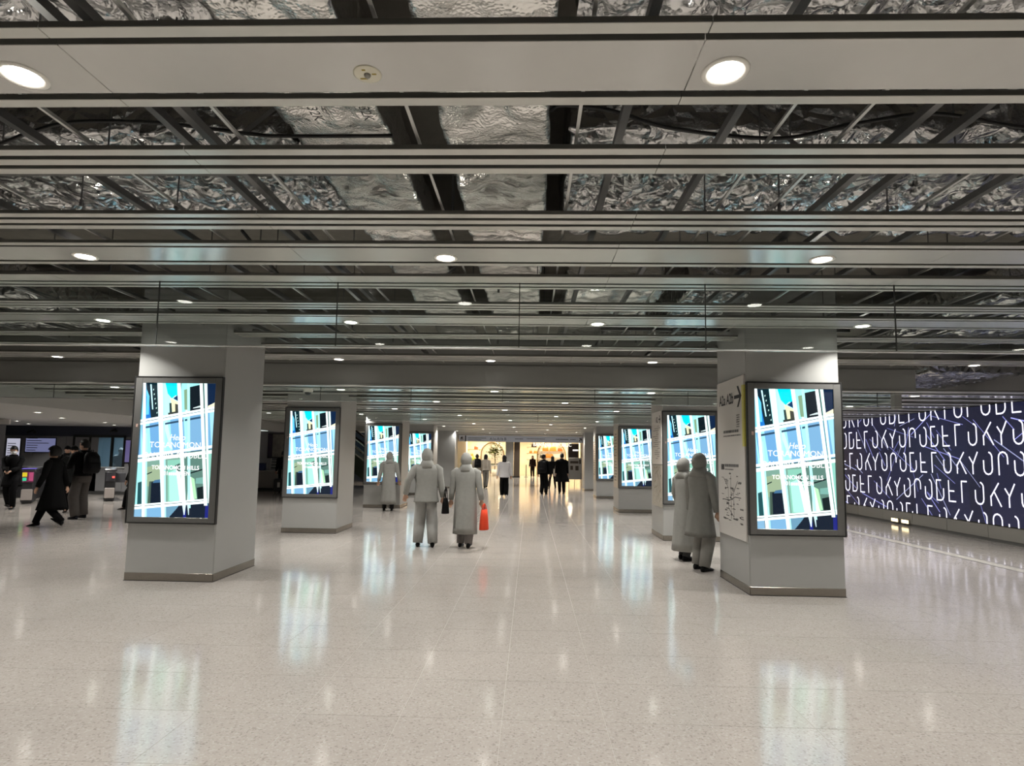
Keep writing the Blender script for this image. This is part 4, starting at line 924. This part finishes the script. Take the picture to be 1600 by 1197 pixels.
for k,(x,z,c) in enumerate(((-.3,.86,(240,240,235)),(-.3,.93,(70,90,60)),(.1,.86,(235,235,230)),(.1,.93,(60,60,55)),(.4,.86,(240,238,230)))):
    p = empty('folded_clothes', (-2.6+x,SH_Y+1.55,z), 0, 'folded %s garment on the shop table, %s'%({0:'white',1:'olive',2:'cream',3:'charcoal',4:'ivory'}[k], 'bottom of a pile' if k in (0,2) else 'on top of a pile' if k in (1,3) else 'lying alone'), 'clothes')
    MB().bbox(-.15,.15,-.2,.2,0,.066,.02).build('fold_body', mat('cloth_%d'%c[0]+str(k),rgb(*c),.8), p); MB().bbox(-.15,.15,-.205,-.19,.03,.036,.002).build('fold_edge', INKG, p)
# dark poster and its lit frame
e = empty('dark_poster', (3.25,SH_Y+.15,1.5), 0, 'tall dark brown poster in a white frame at the shop front', 'poster')
MB().bbox(-.42,.42,0,.06,0,1.12,.01).build('frame', mat('white_lacquer',(.8,.78,.72,1),.3), e); MB().box(-.37,.37,-.006,0,.05,1.07).build('sheet', mat('poster_brown',(.035,.025,.025,1),.4), e)
MB().box(-.05,.37,-.009,-.006,.54,.66).build('white_print', mat('lit_print',(.9,.9,.9,1),.4,emit=(1,1,1,1),estr=.8), e)
# easel sign
e = empty('easel_sign', (2.6,34.6,0), 0, 'white easel board sign with small pictures in front of the shop', 'sign')
R5 = Matrix.Rotation(-.12,4,'X')
b = MB(); b.bbox(-.40,.40,-.02,.02,.30,1.55,.008); b.v = [tuple(R5 @ Vector(v)) for v in b.v]; bd = b.build('board', WHITEP, e)
for x0,x1,z0,z1 in ((-.28,.2,1.22,1.36),(-.27,-.12,.85,1.08),(.02,.2,.82,1.08),(.24,.34,1.2,1.45)):
    b = MB(); b.box(x0,x1,-.026,-.021,z0,z1); b.v = [tuple(R5 @ Vector(v)) for v in b.v]; b.build('printed_picture', mat('easel_print',(.10,.08,.06,1),.5), bd)
for x in (-.35,.35): MB().tube([(x,-.02,0),(x,.19,1.5)],.015,6).build('leg', STEEL, e)
MB().tube([(0,.19,1.45),(0,.55,0)],.015,6).build('rear_leg', STEEL, e)
# shop name over the opening
e = empty('shop_name', (1.65,SH_Y-.1,2.37), 0, 'white raised shop name lettering over the opening', 'lettering')
vs, fs = text_mesh('BANANA REPUBLIC', .36, 'CENTER', xs=.92, bold=.004)
b = MB(); b.add([(x,-.02,z) for x,z in vs], fs); b.build('lettering', mat('white_lit_letters',(.9,.9,.85,1),.4,emit=(1,.95,.85,1),estr=1.2), e, fix=False)
MB().bbox(-1.7,1.7,-.01,.01,.12,.14,.003).build('mounting_rail', STEEL, e)
# stanchion in the shop
e = empty('floor_stand', (-.3,SH_Y+1.2,0), 0, 'slim dark stand inside the shop entrance', 'stand'); MB().tube([(0,0,.02),(0,0,.95)],.03,8).build('pole', DARKF, e); MB().lathe([(.0005,0),(.15,0),(.15,.02),(.0005,.03)],16).build('base', DARKF, e)
# little dome cameras under the lower ceiling
for x,y,lab in ((-4.15,10.9,'small dome camera in front of the second ticket gate side column'),):
    e = empty('dome_camera', (x,y,ZL), 0, lab, 'camera'); MB().lathe([(.085,0),(.085,-.05),(.06,-.055)],20).build('housing', TRIM, e, smooth=True); MB().sphere((0,0,-.055),(.06,.06,.05)).build('dome', BLACK, e, smooth=True)
# ================================================================== PEOPLE
SKIN = mat('skin', (.48,.29,.20,1), .5)
def ik(a, b, l1, l2, pole):
    a, b = Vector(a), Vector(b); d = b-a; L = min(d.length, (l1+l2)*.999); d.normalize()
    x = (l1*l1-l2*l2+L*L)/(2*L); hgt = math.sqrt(max(0, l1*l1-x*x))
    p = Vector(pole); p = (p-d*p.dot(d)).normalized()
    return a+d*x+p*hgt, a+d*L
def remesh(b, voxel, name, mt):
    me = b.mesh(name, mt); o = bpy.data.objects.new('tmp', me); COL.objects.link(o)
    md = o.modifiers.new('r','REMESH'); md.mode = 'VOXEL'; md.voxel_size = voxel; md.use_smooth_shade = True
    sm = o.modifiers.new('s','SMOOTH'); sm.factor = .5; sm.iterations = 2
    bpy.context.view_layer.update()
    out = bpy.data.meshes.new_from_object(o.evaluated_get(bpy.context.evaluated_depsgraph_get())); out.name = name
    bpy.data.objects.remove(o); bpy.data.meshes.remove(me)
    return out
def cloth(c, rough=.85): return mat('cloth_%d_%d_%d_%d'%(c+(int(rough*100),)), rgb(*c), rough, spec=.12, var=.10, vscale=18, bump=.15, bscale=60)
def person(loc, head, H, label, feet=((-.09,0,0,0),(.09,0,0,0)), hands=((-.26,.03,.80),(.26,.03,.80)), lean=.0, coat=(20,20,22), coat_hem=.95, flare=1.0,
           trousers=(25,25,28), shoes=(15,15,15), hair=(18,15,14), style='short', mask=False, headyaw=0.0, headpitch=0.0, fine=True, wide=1.0, trouser_r=.062, group=None, hood=None, skirt=False, scarf=None):
    s = H/1.70
    e = empty('person', loc, math.radians(head), label, 'person', group); e.scale = (s,s,s)
    drop = .0
    for f in feet: drop = max(drop, .05*min(1,(f[1]/.35)**2))
    zh = .90-drop
    hip = [Vector((-.085,0,zh)), Vector((.085,0,zh))]
    ly = math.sin(lean)*.5; top = lambda z: Vector((0, math.tan(lean)*max(0,z-zh), z-drop*.0))
    D = Vector((0,0,-drop))
    sh = [Vector((-.175*wide,0,1.395))+Vector((0,math.tan(lean)*.47,0))+D, Vector((.175*wide,0,1.395))+Vector((0,math.tan(lean)*.47,0))+D]
    nk = Vector((0,math.tan(lean)*.52,1.44))+D; hc = Vector((0,math.tan(lean)*.6+.015,1.585))+D
    B = MB()
    # torso
    def cen(z): return math.tan(lean)*max(0,z-.9)
    tor = [(.80,.14,.11),(.88,.165,.12),(.97,.155,.11),(1.07,.135,.10),(1.18,.145,.105),(1.30,.165,.11),(1.38,.165,.095),(1.43,.10,.075),(1.46,.06,.06)]
    B.loft([(0,cen(z),z-drop,rx*wide,ry) for z,rx,ry in tor], 20)
    B.tube([nk-Vector((0,0,.06)), nk+Vector((0,.01,.02)), hc-Vector((0,.0,.06))], [.062,.055,.056], 12)
    joints = []
    for i,f in enumerate(feet):
        ank = Vector((f[0], f[1], .085+f[2]))
        kn, ank = ik(hip[i], ank, .435, .405, (0,1,0.05))
        joints.append((hip[i],kn,ank))
        B.tube([hip[i]+Vector((0,0,.04)), hip[i]*.5+kn*.5, kn, kn*.6+ank*.4, ank], [.088,.078,.056,.054,.036], 12)
        fp = f[3]; R = Matrix.Rotation(-fp,3,'X')
        B.tube([ank, ank+R@Vector((0,.05,-.045)), ank+R@Vector((0,.10,-.055)), ank+R@Vector((0,.13,-.06))], [.034,.030,.024,.014], 10)
    arms = []
    for i,h_ in enumerate(hands):
        sg = (-1,1)[i]
        el, wr = ik(sh[i], Vector(h_)+D*.5, .285, .255, (sg*.55,-1,-.35))
        arms.append((sh[i],el,wr)); d = (wr-el).normalized()
        B.tube([sh[i], sh[i]*.5+el*.5, el, el*.5+wr*.5, wr], [.052,.045,.038,.036,.026], 10)
        side = d.cross(Vector((0,1,0)) if abs(d.y) < .7 else Vector((0,0,1))).normalized()*(-sg)   # towards the thumb
        fw = d.cross(side).normalized()
        pal = wr+d*.085
        B.tube([wr, wr+d*.04, pal], [.026,.036,.036], 10, sy=.6)
        if fine:
            for k,(o_,L) in enumerate(((-.030,.058),(-.010,.072),(.010,.078),(.029,.070))):
                base = wr+d*.078+side*o_; tip1 = base+d*L*.55+fw*.010; tip2 = tip1+d*L*.35+fw*.022
                B.tube([base-d*.02, base, tip1, tip2], [.0105,.0105,.0095,.0078], 8)
            tb = wr+d*.03+side*.026; B.tube([tb-side*.02, tb, tb+side*.022+d*.03, tb+side*.024+d*.06+fw*.01], [.013,.013,.011,.009], 8)
        else: B.tube([pal, pal+d*.06+fw*.01], [.033,.02], 8, sy=.6)
    # head
    HR = Matrix.Rotation(headyaw,3,'Z') @ Matrix.Rotation(headpitch,3,'X')
    def hf(v, q):
        if v.z < -.15: q.x *= 1-.28*(-v.z-.15)
        if v.y > 0:
            q.y *= .93
            if v.z < -.3: q.y += .012
            q.y += .026*math.exp(-((v.x/.16)**2+((v.z+.10)/.17)**2))          # nose
            q.y -= .010*(math.exp(-(((v.x-.38)/.2)**2+((v.z-.08)/.14)**2))+math.exp(-(((v.x+.38)/.2)**2+((v.z-.08)/.14)**2)))
            q.y += .007*math.exp(-((v.x/.3)**2+((v.z+.45)/.1)**2))              # lips
            q.y += .008*math.exp(-((v.x/.25)**2+((v.z+.78)/.16)**2))            # chin
        return HR @ q
    B.sphere(hc, (.076,.097,.116), 28, 20, fn=hf)
    for sg in (-1,1):
        c = hc+HR@Vector((sg*.077,-.005,-.01)); B.sphere(c, (.012,.022,.032), 8, 6)
    body = link('body', remesh(B, .0085 if fine else .013, 'body', SKIN), e)
    # eyes, brows and mouth
    if style != 'hood':
        for sg in (-1,1):
            MB().sphere(hc+HR@Vector((sg*.030,.081,.012)), (.013,.008,.007), 10, 6).build('eye', INK, e, smooth=True)
            MB().tube([hc+HR@Vector((sg*.016,.088,.032)), hc+HR@Vector((sg*.046,.076,.034))], .005, 6).build('eyebrow', mat('hair_%d_%d_%d'%hair, rgb(*hair), .6), e)
        if not mask: MB().tube([hc+HR@Vector((-.024,.083,-.056)), hc+HR@Vector((0,.091,-.054)), hc+HR@Vector((.024,.083,-.056))], .006, 6).build('mouth', mat('lips',(.35,.12,.10,1),.5), e)
    if mask:
        mk = MB()
        def mf(v,q): return HR @ (q if v.y > .1 and -.85 < v.z < .05 else q*.86)
        mk.sphere(hc+HR@Vector((0,.006,-.01)), (.079,.103,.112), 24, 18, fn=mf); mk.build('face_mask', mat('white_mask',(.75,.76,.78,1),.7), e, smooth=True)
    HM = mat('hair_%d_%d_%d'%hair, rgb(*hair), .55, bump=.3, bscale=80)
    big = {'short':(1.10,-.15),'bob':(1.22,-.55),'long':(1.14,-.6),'full':(1.36,-.6),'cap':(1.10,-.1),'hood':(1.0,-2)}[style]
    if style != 'hood':
        hb = MB()
        def hrf(v, q):
            n = 1+.02*noise.noise(v*6)
            face = v.y > .25 and v.z < .48-.15*abs(v.x)
            low = v.z < (big[1] if v.y > -.25 else min(big[1],-.62))
            return HR @ (q*n*(.80/big[0] if (face or low) else 1.0))
        hb.sphere(hc+HR@Vector((0,-.008,.012)), (.080*big[0],.101*big[0],.119*(1+(big[0]-1)*.7)), 30, 22, fn=hrf)
        if style == 'long': hb.loft([(hc.x,hc.y-.035,hc.z+.0,.085,.07),(hc.x,hc.y-.055,hc.z-.12,.088,.06),(hc.x,hc.y-.07,hc.z-.25,.10,.05),(hc.x,hc.y-.075,hc.z-.36,.085,.03)], 20, fold=.06)
        if style == 'bob': hb.loft([(hc.x,hc.y-.03,hc.z+.03,.094,.085),(hc.x,hc.y-.035,hc.z-.06,.10,.083),(hc.x,hc.y-.035,hc.z-.125,.092,.07)], 20)
        hb.build('hair', HM, e, smooth=True)
        if style == 'cap':
            cb = MB(); cb.sphere(hc+HR@Vector((0,0,.03)), (.088,.106,.10), 24, 16, fn=lambda v,q: HR@(q if v.z>.05 else q*.85)); cb.tube([hc+HR@Vector((0,.07,.055)), hc+HR@Vector((0,.15,.045))], [.07,.05], 12, sy=.12); cb.build('cap', cloth(coat), e, smooth=True)
    else:
        hb = MB(); hcx = hc+HR@Vector((0,-.02,.0))
        def hof(v, q):
            if v.y > .55 and -.75 < v.z < .62: q = q*.72
            if v.y < 0 and v.z > 0: q.y *= 1.06
            return HR @ (q*(1+.025*noise.noise(v*3)))
        hb.sphere(hcx, (.102,.128,.142), 30, 22, fn=hof)
        hb.loft([(hc.x,hc.y-.02,hc.z-.07,.09,.10),(hc.x,hc.y-.03,hc.z-.14,.12,.115),(0,nk.y,nk.z-.02,.155,.12),(0,nk.y,nk.z-.07,.185,.125)], 24, fold=.02)
        hb.build('hood', cloth(hood or coat), e, smooth=True)
    # trousers / legs
    if not skirt:
        tb = MB(); tb.loft([(0,0,zh+.08,.155*wide,.115),(0,0,zh-.02,.172*wide,.128),(0,0,zh-.12,.16*wide,.12)], 20)
    else: tb = MB()
    for (hp,kn,an) in joints:
        k = trouser_r; an2 = an+(an-kn).normalized()*.02
        if skirt: tb.tube([hp,hp*.5+kn*.5,kn,kn*.5+an*.5,an2],[.092,.082,.060,.060,.042],14)
        else: tb.tube([hp,hp*.55+kn*.45,kn,kn*.5+an*.5,an2], [.105,.096,k+.02,k+.012,k], 14)
    tb.build('trousers' if not skirt else 'stockings', cloth(trousers), e, smooth=True)
    # shoes
    for f,(hp,kn,an) in zip(feet,joints):
        R = Matrix.Rotation(-f[3],3,'X'); sb = MB(); rows = [(-.065,.030,.075),(-.04,.036,.085),(.02,.038,.075),(.08,.045,.055),(.14,.044,.042),(.185,.030,.030),(.20,.010,.022)]
        vs = []; n = 12
        for y,w_,hh in rows:
            for q in range(n):
                t = 2*PI*q/n; x = w_*math.cos(t); z = max(0, hh*.5+hh*.55*math.sin(t)); vs.append(an+R@Vector((x,y,z-.085)))
        fs = [[i*n+q,i*n+(q+1)%n,(i+1)*n+(q+1)%n,(i+1)*n+q] for i in range(len(rows)-1) for q in range(n)]+[list(range(n))[::-1],[(len(rows)-1)*n+q for q in range(n)]]
        sb.add(vs, fs); sb.build('shoe', cloth(shoes,.4), e, smooth=True)
    # coat or jacket with sleeves
    cb = MB(); hz = coat_hem
    stride = max(abs(feet[0][1]-feet[1][1]), .0); mid = (feet[0][1]+feet[1][1])/2
    ring = [(1.47,.062,.062),(1.445,.10,.085),(1.41,.175,.112),(1.33,.198,.128),(1.2,.182,.125),(1.07,.168,.120),(.97,.178,.13)]
    if hz < .93:
        n = 6
        for k in range(1,n+1):
            t = k/n; z = .93+(hz-.93)*t
            ring.append((z, .180+.055*t*flare, .134+(.06*flare+.22*stride*(.93-hz))*t))
        rr = [(0,cen(z)+mid*.5*max(0,(.93-z)),z-drop,rx*wide,ry) for z,rx,ry in ring]
    else: rr = [(0,cen(z),z-drop,rx*wide,ry) for z,rx,ry in ring if z >= hz-.001]+[(0,cen(hz),hz-.01-drop,.182*wide,.132)]
    last = rr[-1]; rr.append((last[0],last[1],last[2]+.02,last[3]*.9,last[4]*.9))
    cb.loft(rr, 40, fold=.03, nf=9, ph=loc[0])
    for (a,el,wr) in arms:
        m1 = a*.5+el*.5; m2 = el*.5+wr*.5
        cb.tube([a+Vector((-a.x*.55,0,-.02)), a+Vector((-a.x*.14,0,-.012)), a+Vector((a.x*.10,0,-.045)), m1, el, m2, wr], [.055,.068,.074,.068,.060,.055,.048], 16)
    co = cb.build('coat' if hz < .93 else 'jacket', cloth(coat), e, smooth=True)
    MB().tube([nk+Vector((.075*math.cos(t),.07*math.sin(t)+.0,.02)) for t in [2*PI*k/16 for k in range(17)]], .022, 8).build('collar', cloth(scarf or coat), e, smooth=True)
    e['joints'] = 0; del e['joints']
    return e, arms, s
def world_of(e, p, s, head, loc):
    a = math.radians(head); return Vector((loc[0]+s*(p.x*math.cos(a)-p.y*math.sin(a)), loc[1]+s*(p.x*math.sin(a)+p.y*math.cos(a)), loc[2]+s*p.z))
def backpack(loc, head, s, label, col=(14,14,16), z=1.02, y=-.25, w=.17, hh=.46, hang=True):
    e = empty('backpack', (loc[0],loc[1],0), math.radians(head), label, 'bag'); e.scale = (s,s,s); mt = cloth(col,.6)
    MB().loft([(0,y,z,w*.85,.07),(0,y-.01,z+.04,w,.11),(0,y-.02,z+hh*.4,w,.125),(0,y,z+hh*.8,w*.92,.10),(0,y+.02,z+hh,w*.6,.05)],24).build('pack_body', mt, e, smooth=True)
    MB().loft([(0,y-.09,z+.04,w*.7,.04),(0,y-.105,z+.1,w*.75,.06),(0,y-.10,z+.22,w*.7,.05)],18).build('front_pocket', mt, e, smooth=True)
    for sg in (-1,1): MB().tube([(sg*.10,y+.08,z+hh*.85),(sg*.12,-.02,1.46),(sg*.13,.125,1.36),(sg*.15,.11,1.12),(sg*.14,y+.09,z+.1)], .018, 8, sy=.5).build('strap', mt, e, smooth=True)
    MB().tube([(-.03,y+.02,z+hh-.01),(-.02,y+.0,z+hh+.04),(.02,y,z+hh+.04),(.03,y+.02,z+hh-.01)], .008, 6).build('grab_loop', mt, e)
    return e
def handbag(p, w, hh, d, col, label, rz=0, drop=.2, name='shopping_bag'):
    e = empty(name, (p[0],p[1],p[2]-drop-hh), rz, label, 'bag'); mt = cloth(col,.6)
    MB().loft([(0,0,0,w/2,d/2),(0,0,.015,w/2*1.03,d/2*1.05),(0,0,hh*.6,w/2,d/2*.8),(0,0,hh,w/2*.97,d/2*.35)],24).build('bag_body', mt, e, smooth=True)
    for sg in (-1,1): MB().tube([(-w*.25,sg*.015,hh*.95),(-w*.16,sg*.01,hh+drop*.7),(0,0,hh+drop),(w*.16,sg*.01,hh+drop*.7),(w*.25,sg*.015,hh*.95)], .008, 6).build('bag_handle', mt, e, smooth=True)
    return e
GREY = (150,150,146); GREY2 = (132,132,128)
# --- middle of the concourse: two walkers in pale grey
person((-1.78,10.3,0), 8, 1.66, 'person in pale grey hooded jacket and trousers walking beside the orange bag carrier', feet=((-.13,.06,0,0),(.13,-.05,.01,-.1)), hands=((-.36,.05,.92),(.30,.0,.82)), coat=GREY, coat_hem=.78, flare=.3, trousers=(158,158,155), style='hood', wide=1.12, trouser_r=.085, shoes=(18,18,18))
p, arms, s = person((-1.10,10.3,0), -6, 1.60, 'person in a long pale grey hooded coat carrying an orange shopping bag', feet=((-.10,.10,0,0),(.09,-.10,.02,-.2)), hands=((-.28,.03,.84),(.30,-.02,.86)), coat=GREY, coat_hem=.26, flare=.35, trousers=(120,115,112), style='hood', wide=1.12, trouser_r=.07, shoes=(16,16,16))
w = world_of(p, arms[1][2]+Vector((0,0,-.06)), s, -6, (-1.10,10.3,0)); handbag((w.x+.05,w.y,w.z), .22, .34, .14, (215,72,45), 'orange shopping bag held by the walker in the long grey coat', 1.2, .1)
handbag((-1.43,10.2,1.02), .16, .26, .12, (14,14,15), 'black shoulder bag beside the walker in the long grey coat', 1.3, .18, 'shoulder_bag')
person((-3.95,16.7,0), 10, 1.62, 'person in a long pale grey hooded coat with dark sleeves facing a far display', feet=((-.12,.05,0,0),(.11,-.06,.01,-.1)), hands=((-.30,.06,.86),(.30,.06,.86)), coat=GREY, coat_hem=.20, flare=.6, trousers=(30,30,30), style='hood', wide=1.05, shoes=(15,15,15))
# --- two people reading the exit sign
person((2.42,9.5,0), -62, 1.56, 'person in a pale grey hooded ankle length coat behind the exit sign column', feet=((-.09,.03,0,0),(.09,-.05,0,0)), hands=((-.24,.10,.88),(.24,.05,.84)), coat=GREY, coat_hem=.16, flare=.9, trousers=(60,60,60), style='hood', shoes=(16,16,16))
person((2.43,8.66,0), -52, 1.63, 'person in a darker grey hooded coat and grey trousers reading the exit sign', feet=((-.10,.05,0,0),(.10,-.05,0,0)), hands=((-.24,.08,.86),(.26,.05,.84)), coat=GREY2, coat_hem=.50, trousers=(140,138,134), style='hood', trouser_r=.08, shoes=(22,22,22))
# --- ticket gate side
person((-9.75,12.02,0), 96, 1.66, 'person in a long black coat striding past the ticket gates', feet=((-.07,-.24,.05,-.55),(.07,.36,0,.15)), hands=((-.25,.16,.86),(.26,-.10,.84)), coat=(9,9,10), coat_hem=.40, flare=1.2, trousers=(9,9,10), style='full', lean=.06, hair=(9,8,8), shoes=(10,10,12))
p, arms, s = person((-10.3,13.5,0), 72, 1.80, 'tall person in a black jacket and grey trousers wearing a black backpack', feet=((-.14,-.06,0,0),(.15,.10,0,0)), hands=((-.22,.22,1.08),(.22,.22,1.08)), coat=(10,10,11), coat_hem=.93, trousers=(82,78,76), style='short', headyaw=.25, hair=(10,9,9), shoes=(14,16,24), trouser_r=.085, wide=1.08)
backpack((-10.3,13.5,0), 72, s, 'black backpack worn by the tall person in grey trousers', z=.98)
person((-11.55,14.8,0), -150, 1.66, 'person in black with a pale face turned towards the tall backpacker', feet=((-.1,.05,0,0),(.1,-.06,0,0)), hands=((-.24,.12,.9),(.24,.1,.86)), coat=(14,15,15), coat_hem=.75, trousers=(12,12,14), style='cap', hair=(20,16,14), shoes=(40,36,34), scarf=(70,68,62))
p, arms, s = person((-13.65,15.4,0), -155, 1.65, 'person in black with a white face mask looking down at a phone', feet=((-.1,.12,0,0),(.09,-.2,.03,-.3)), hands=((-.05,.30,1.03),(.06,.30,1.03)), coat=(10,10,12), coat_hem=.62, trousers=(10,10,12), style='short', mask=True, headpitch=-.35, hair=(12,11,12), shoes=(12,12,14))
w = world_of(p, Vector((0,.40,1.07)), s, -155, (-13.65,15.4,0)); e = empty('phone', w, math.radians(-155), 'small phone held by the person in the white mask', 'phone'); MB().bbox(-.035,.035,-.005,.005,-.07,.07,.004).build('case', BLACK, e); MB().box(-.031,.031,-.0065,-.005,-.062,.062).build('screen', mat('phone_glow',(.05,.05,.06,1),.2,emit=(.6,.7,.8,1),estr=.4), e)
person((-14.75,18.6,0), -120, 1.68, 'person in a black jacket and cap standing at the dark gate counter', hands=((-.24,.15,1.0),(.24,.15,1.0)), coat=(10,10,11), coat_hem=.93, trousers=(12,12,14), style='cap', hair=(14,13,13), shoes=(12,12,12))
person((-16.0,15.6,0), -120, 1.62, 'person in dark clothes at the very edge of the gate hall pier', coat=(14,14,16), coat_hem=.8, trousers=(12,12,14), style='short', shoes=(12,12,12))
person((-10.55,15.75,0), 95, 1.62, 'person in black walking off behind the first column', feet=((-.07,-.36,.07,-.6),(.07,.3,0,.1)), hands=((-.25,.1,.86),(.25,-.1,.84)), coat=(10,10,12), coat_hem=.70, trousers=(12,12,14), style='short', lean=.1, hair=(12,11,11), shoes=(30,28,28))
backpack((-10.55,15.75,0), 95, .95, 'black backpack worn by the walker passing behind the first column')
person((-15.45,YO+1.1,0), -150, 1.66, 'office clerk in a white shirt and dark cap seen through the lit window', coat=(220,222,225), coat_hem=.93, trousers=(20,22,30), style='cap', mask=True, hands=((-.15,.28,1.0),(.15,.28,1.0)), fine=False)
p, arms, s = person((-10.15,24.3,0), 20, 1.64, 'person in black standing at the low counter by the street map', coat=(8,8,9), coat_hem=.75, trousers=(12,12,14), style='short', fine=False)
e = empty('suitcase', (-10.05,23.75,0), .3, 'small dark wheeled suitcase beside the person at the low counter', 'suitcase')
MB().bbox(-.19,.19,-.12,.12,.05,.55,.04).build('shell', mat('suitcase_black',(.02,.02,.022,1),.4), e); MB().bbox(-.05,.05,-.125,-.118,.2,.4,.005).build('white_label', WHITEP, e)
for sx in (-.13,.13):
    for sy in (-.07,.07): MB().tube([(sx-.01,sy,.028),(sx+.01,sy,.028)], .026, 10).build('wheel', BLACK, e)
MB().tube([(-.08,.08,.5),(-.08,.08,.9),(.08,.08,.9),(.08,.08,.5)], .01, 6).build('pull_handle', STEEL, e)
# --- towards the shop
person((-1.0,23.3,0), 4, 1.60, 'person in a loose white top and black trousers walking to the shop', feet=((-.08,.1,0,0),(.09,-.1,.02,-.2)), hands=((-.28,.02,.84),(.28,.02,.84)), coat=(205,203,205), coat_hem=.80, flare=.5, trousers=(10,10,11), style='long', hair=(22,16,14), shoes=(220,215,210), fine=False, wide=1.1, trouser_r=.085)
p, arms, s = person((-2.6,29.3,0), 12, 1.66, 'person in beige with a black backpack walking towards the shop', feet=((-.08,-.2,.04,-.4),(.08,.22,0,.1)), coat=(170,160,145), coat_hem=.85, trousers=(150,148,142), style='short', hair=(16,13,12), fine=False)
backpack((-2.6,29.3,0), 12, s, 'black backpack on the person in beige')
person((-2.22,29.9,0), -10, 1.64, 'person in a cream jacket walking beside the one in beige', feet=((-.08,.1,0,0),(.08,-.1,.02,-.2)), coat=(200,192,180), coat_hem=.9, trousers=(150,146,140), style='bob', hair=(40,26,34), fine=False)
p, arms, s = person((.58,25.4,0), -20, 1.66, 'person in black with a large black backpack waiting before the shop', feet=((-.09,0,0,0),(.09,.05,0,0)), coat=(9,11,13), coat_hem=.85, trousers=(8,8,9), style='short', hair=(30,16,12), headyaw=-.6, fine=False, wide=1.05, trouser_r=.08)
backpack((.58,25.4,0), -20, s, 'large black backpack on the person waiting before the shop', z=.92, w=.2, hh=.5)
p, arms, s = person((1.12,29.9,0), 5, 1.60, 'person in a black jacket and stockings with a beige shoulder bag', feet=((-.17,-.06,0,0),(.17,.08,0,0)), coat=(10,10,10), coat_hem=.78, trousers=(30,18,16), style='long', hair=(10,9,9), skirt=True, fine=False)
handbag((1.30,29.72,1.2), .30, .36, .12, (160,150,138), 'beige shoulder bag on the person in stockings', 0, .22, 'shoulder_bag')
person((1.38,26.0,0), 6, 1.72, 'person in a long flaring black overcoat before the shop', feet=((-.08,.05,0,0),(.08,-.06,0,0)), coat=(8,8,8), coat_hem=.50, flare=2.2, trousers=(8,8,9), style='short', hair=(12,11,10), fine=False, wide=1.1)
person((.2,46.4,0), 170, 1.64, 'shop assistant in dark clothes standing inside the shop', coat=(26,14,12), coat_hem=.85, trousers=(20,12,10), style='bob', hair=(16,12,10), fine=False)
# flat print stays joined: all lettering is one part of its thing
for o in COL.objects:
    if o.name.split('.')[0] == 'lettering' and o.parent: o['kind'] = 'stuff'
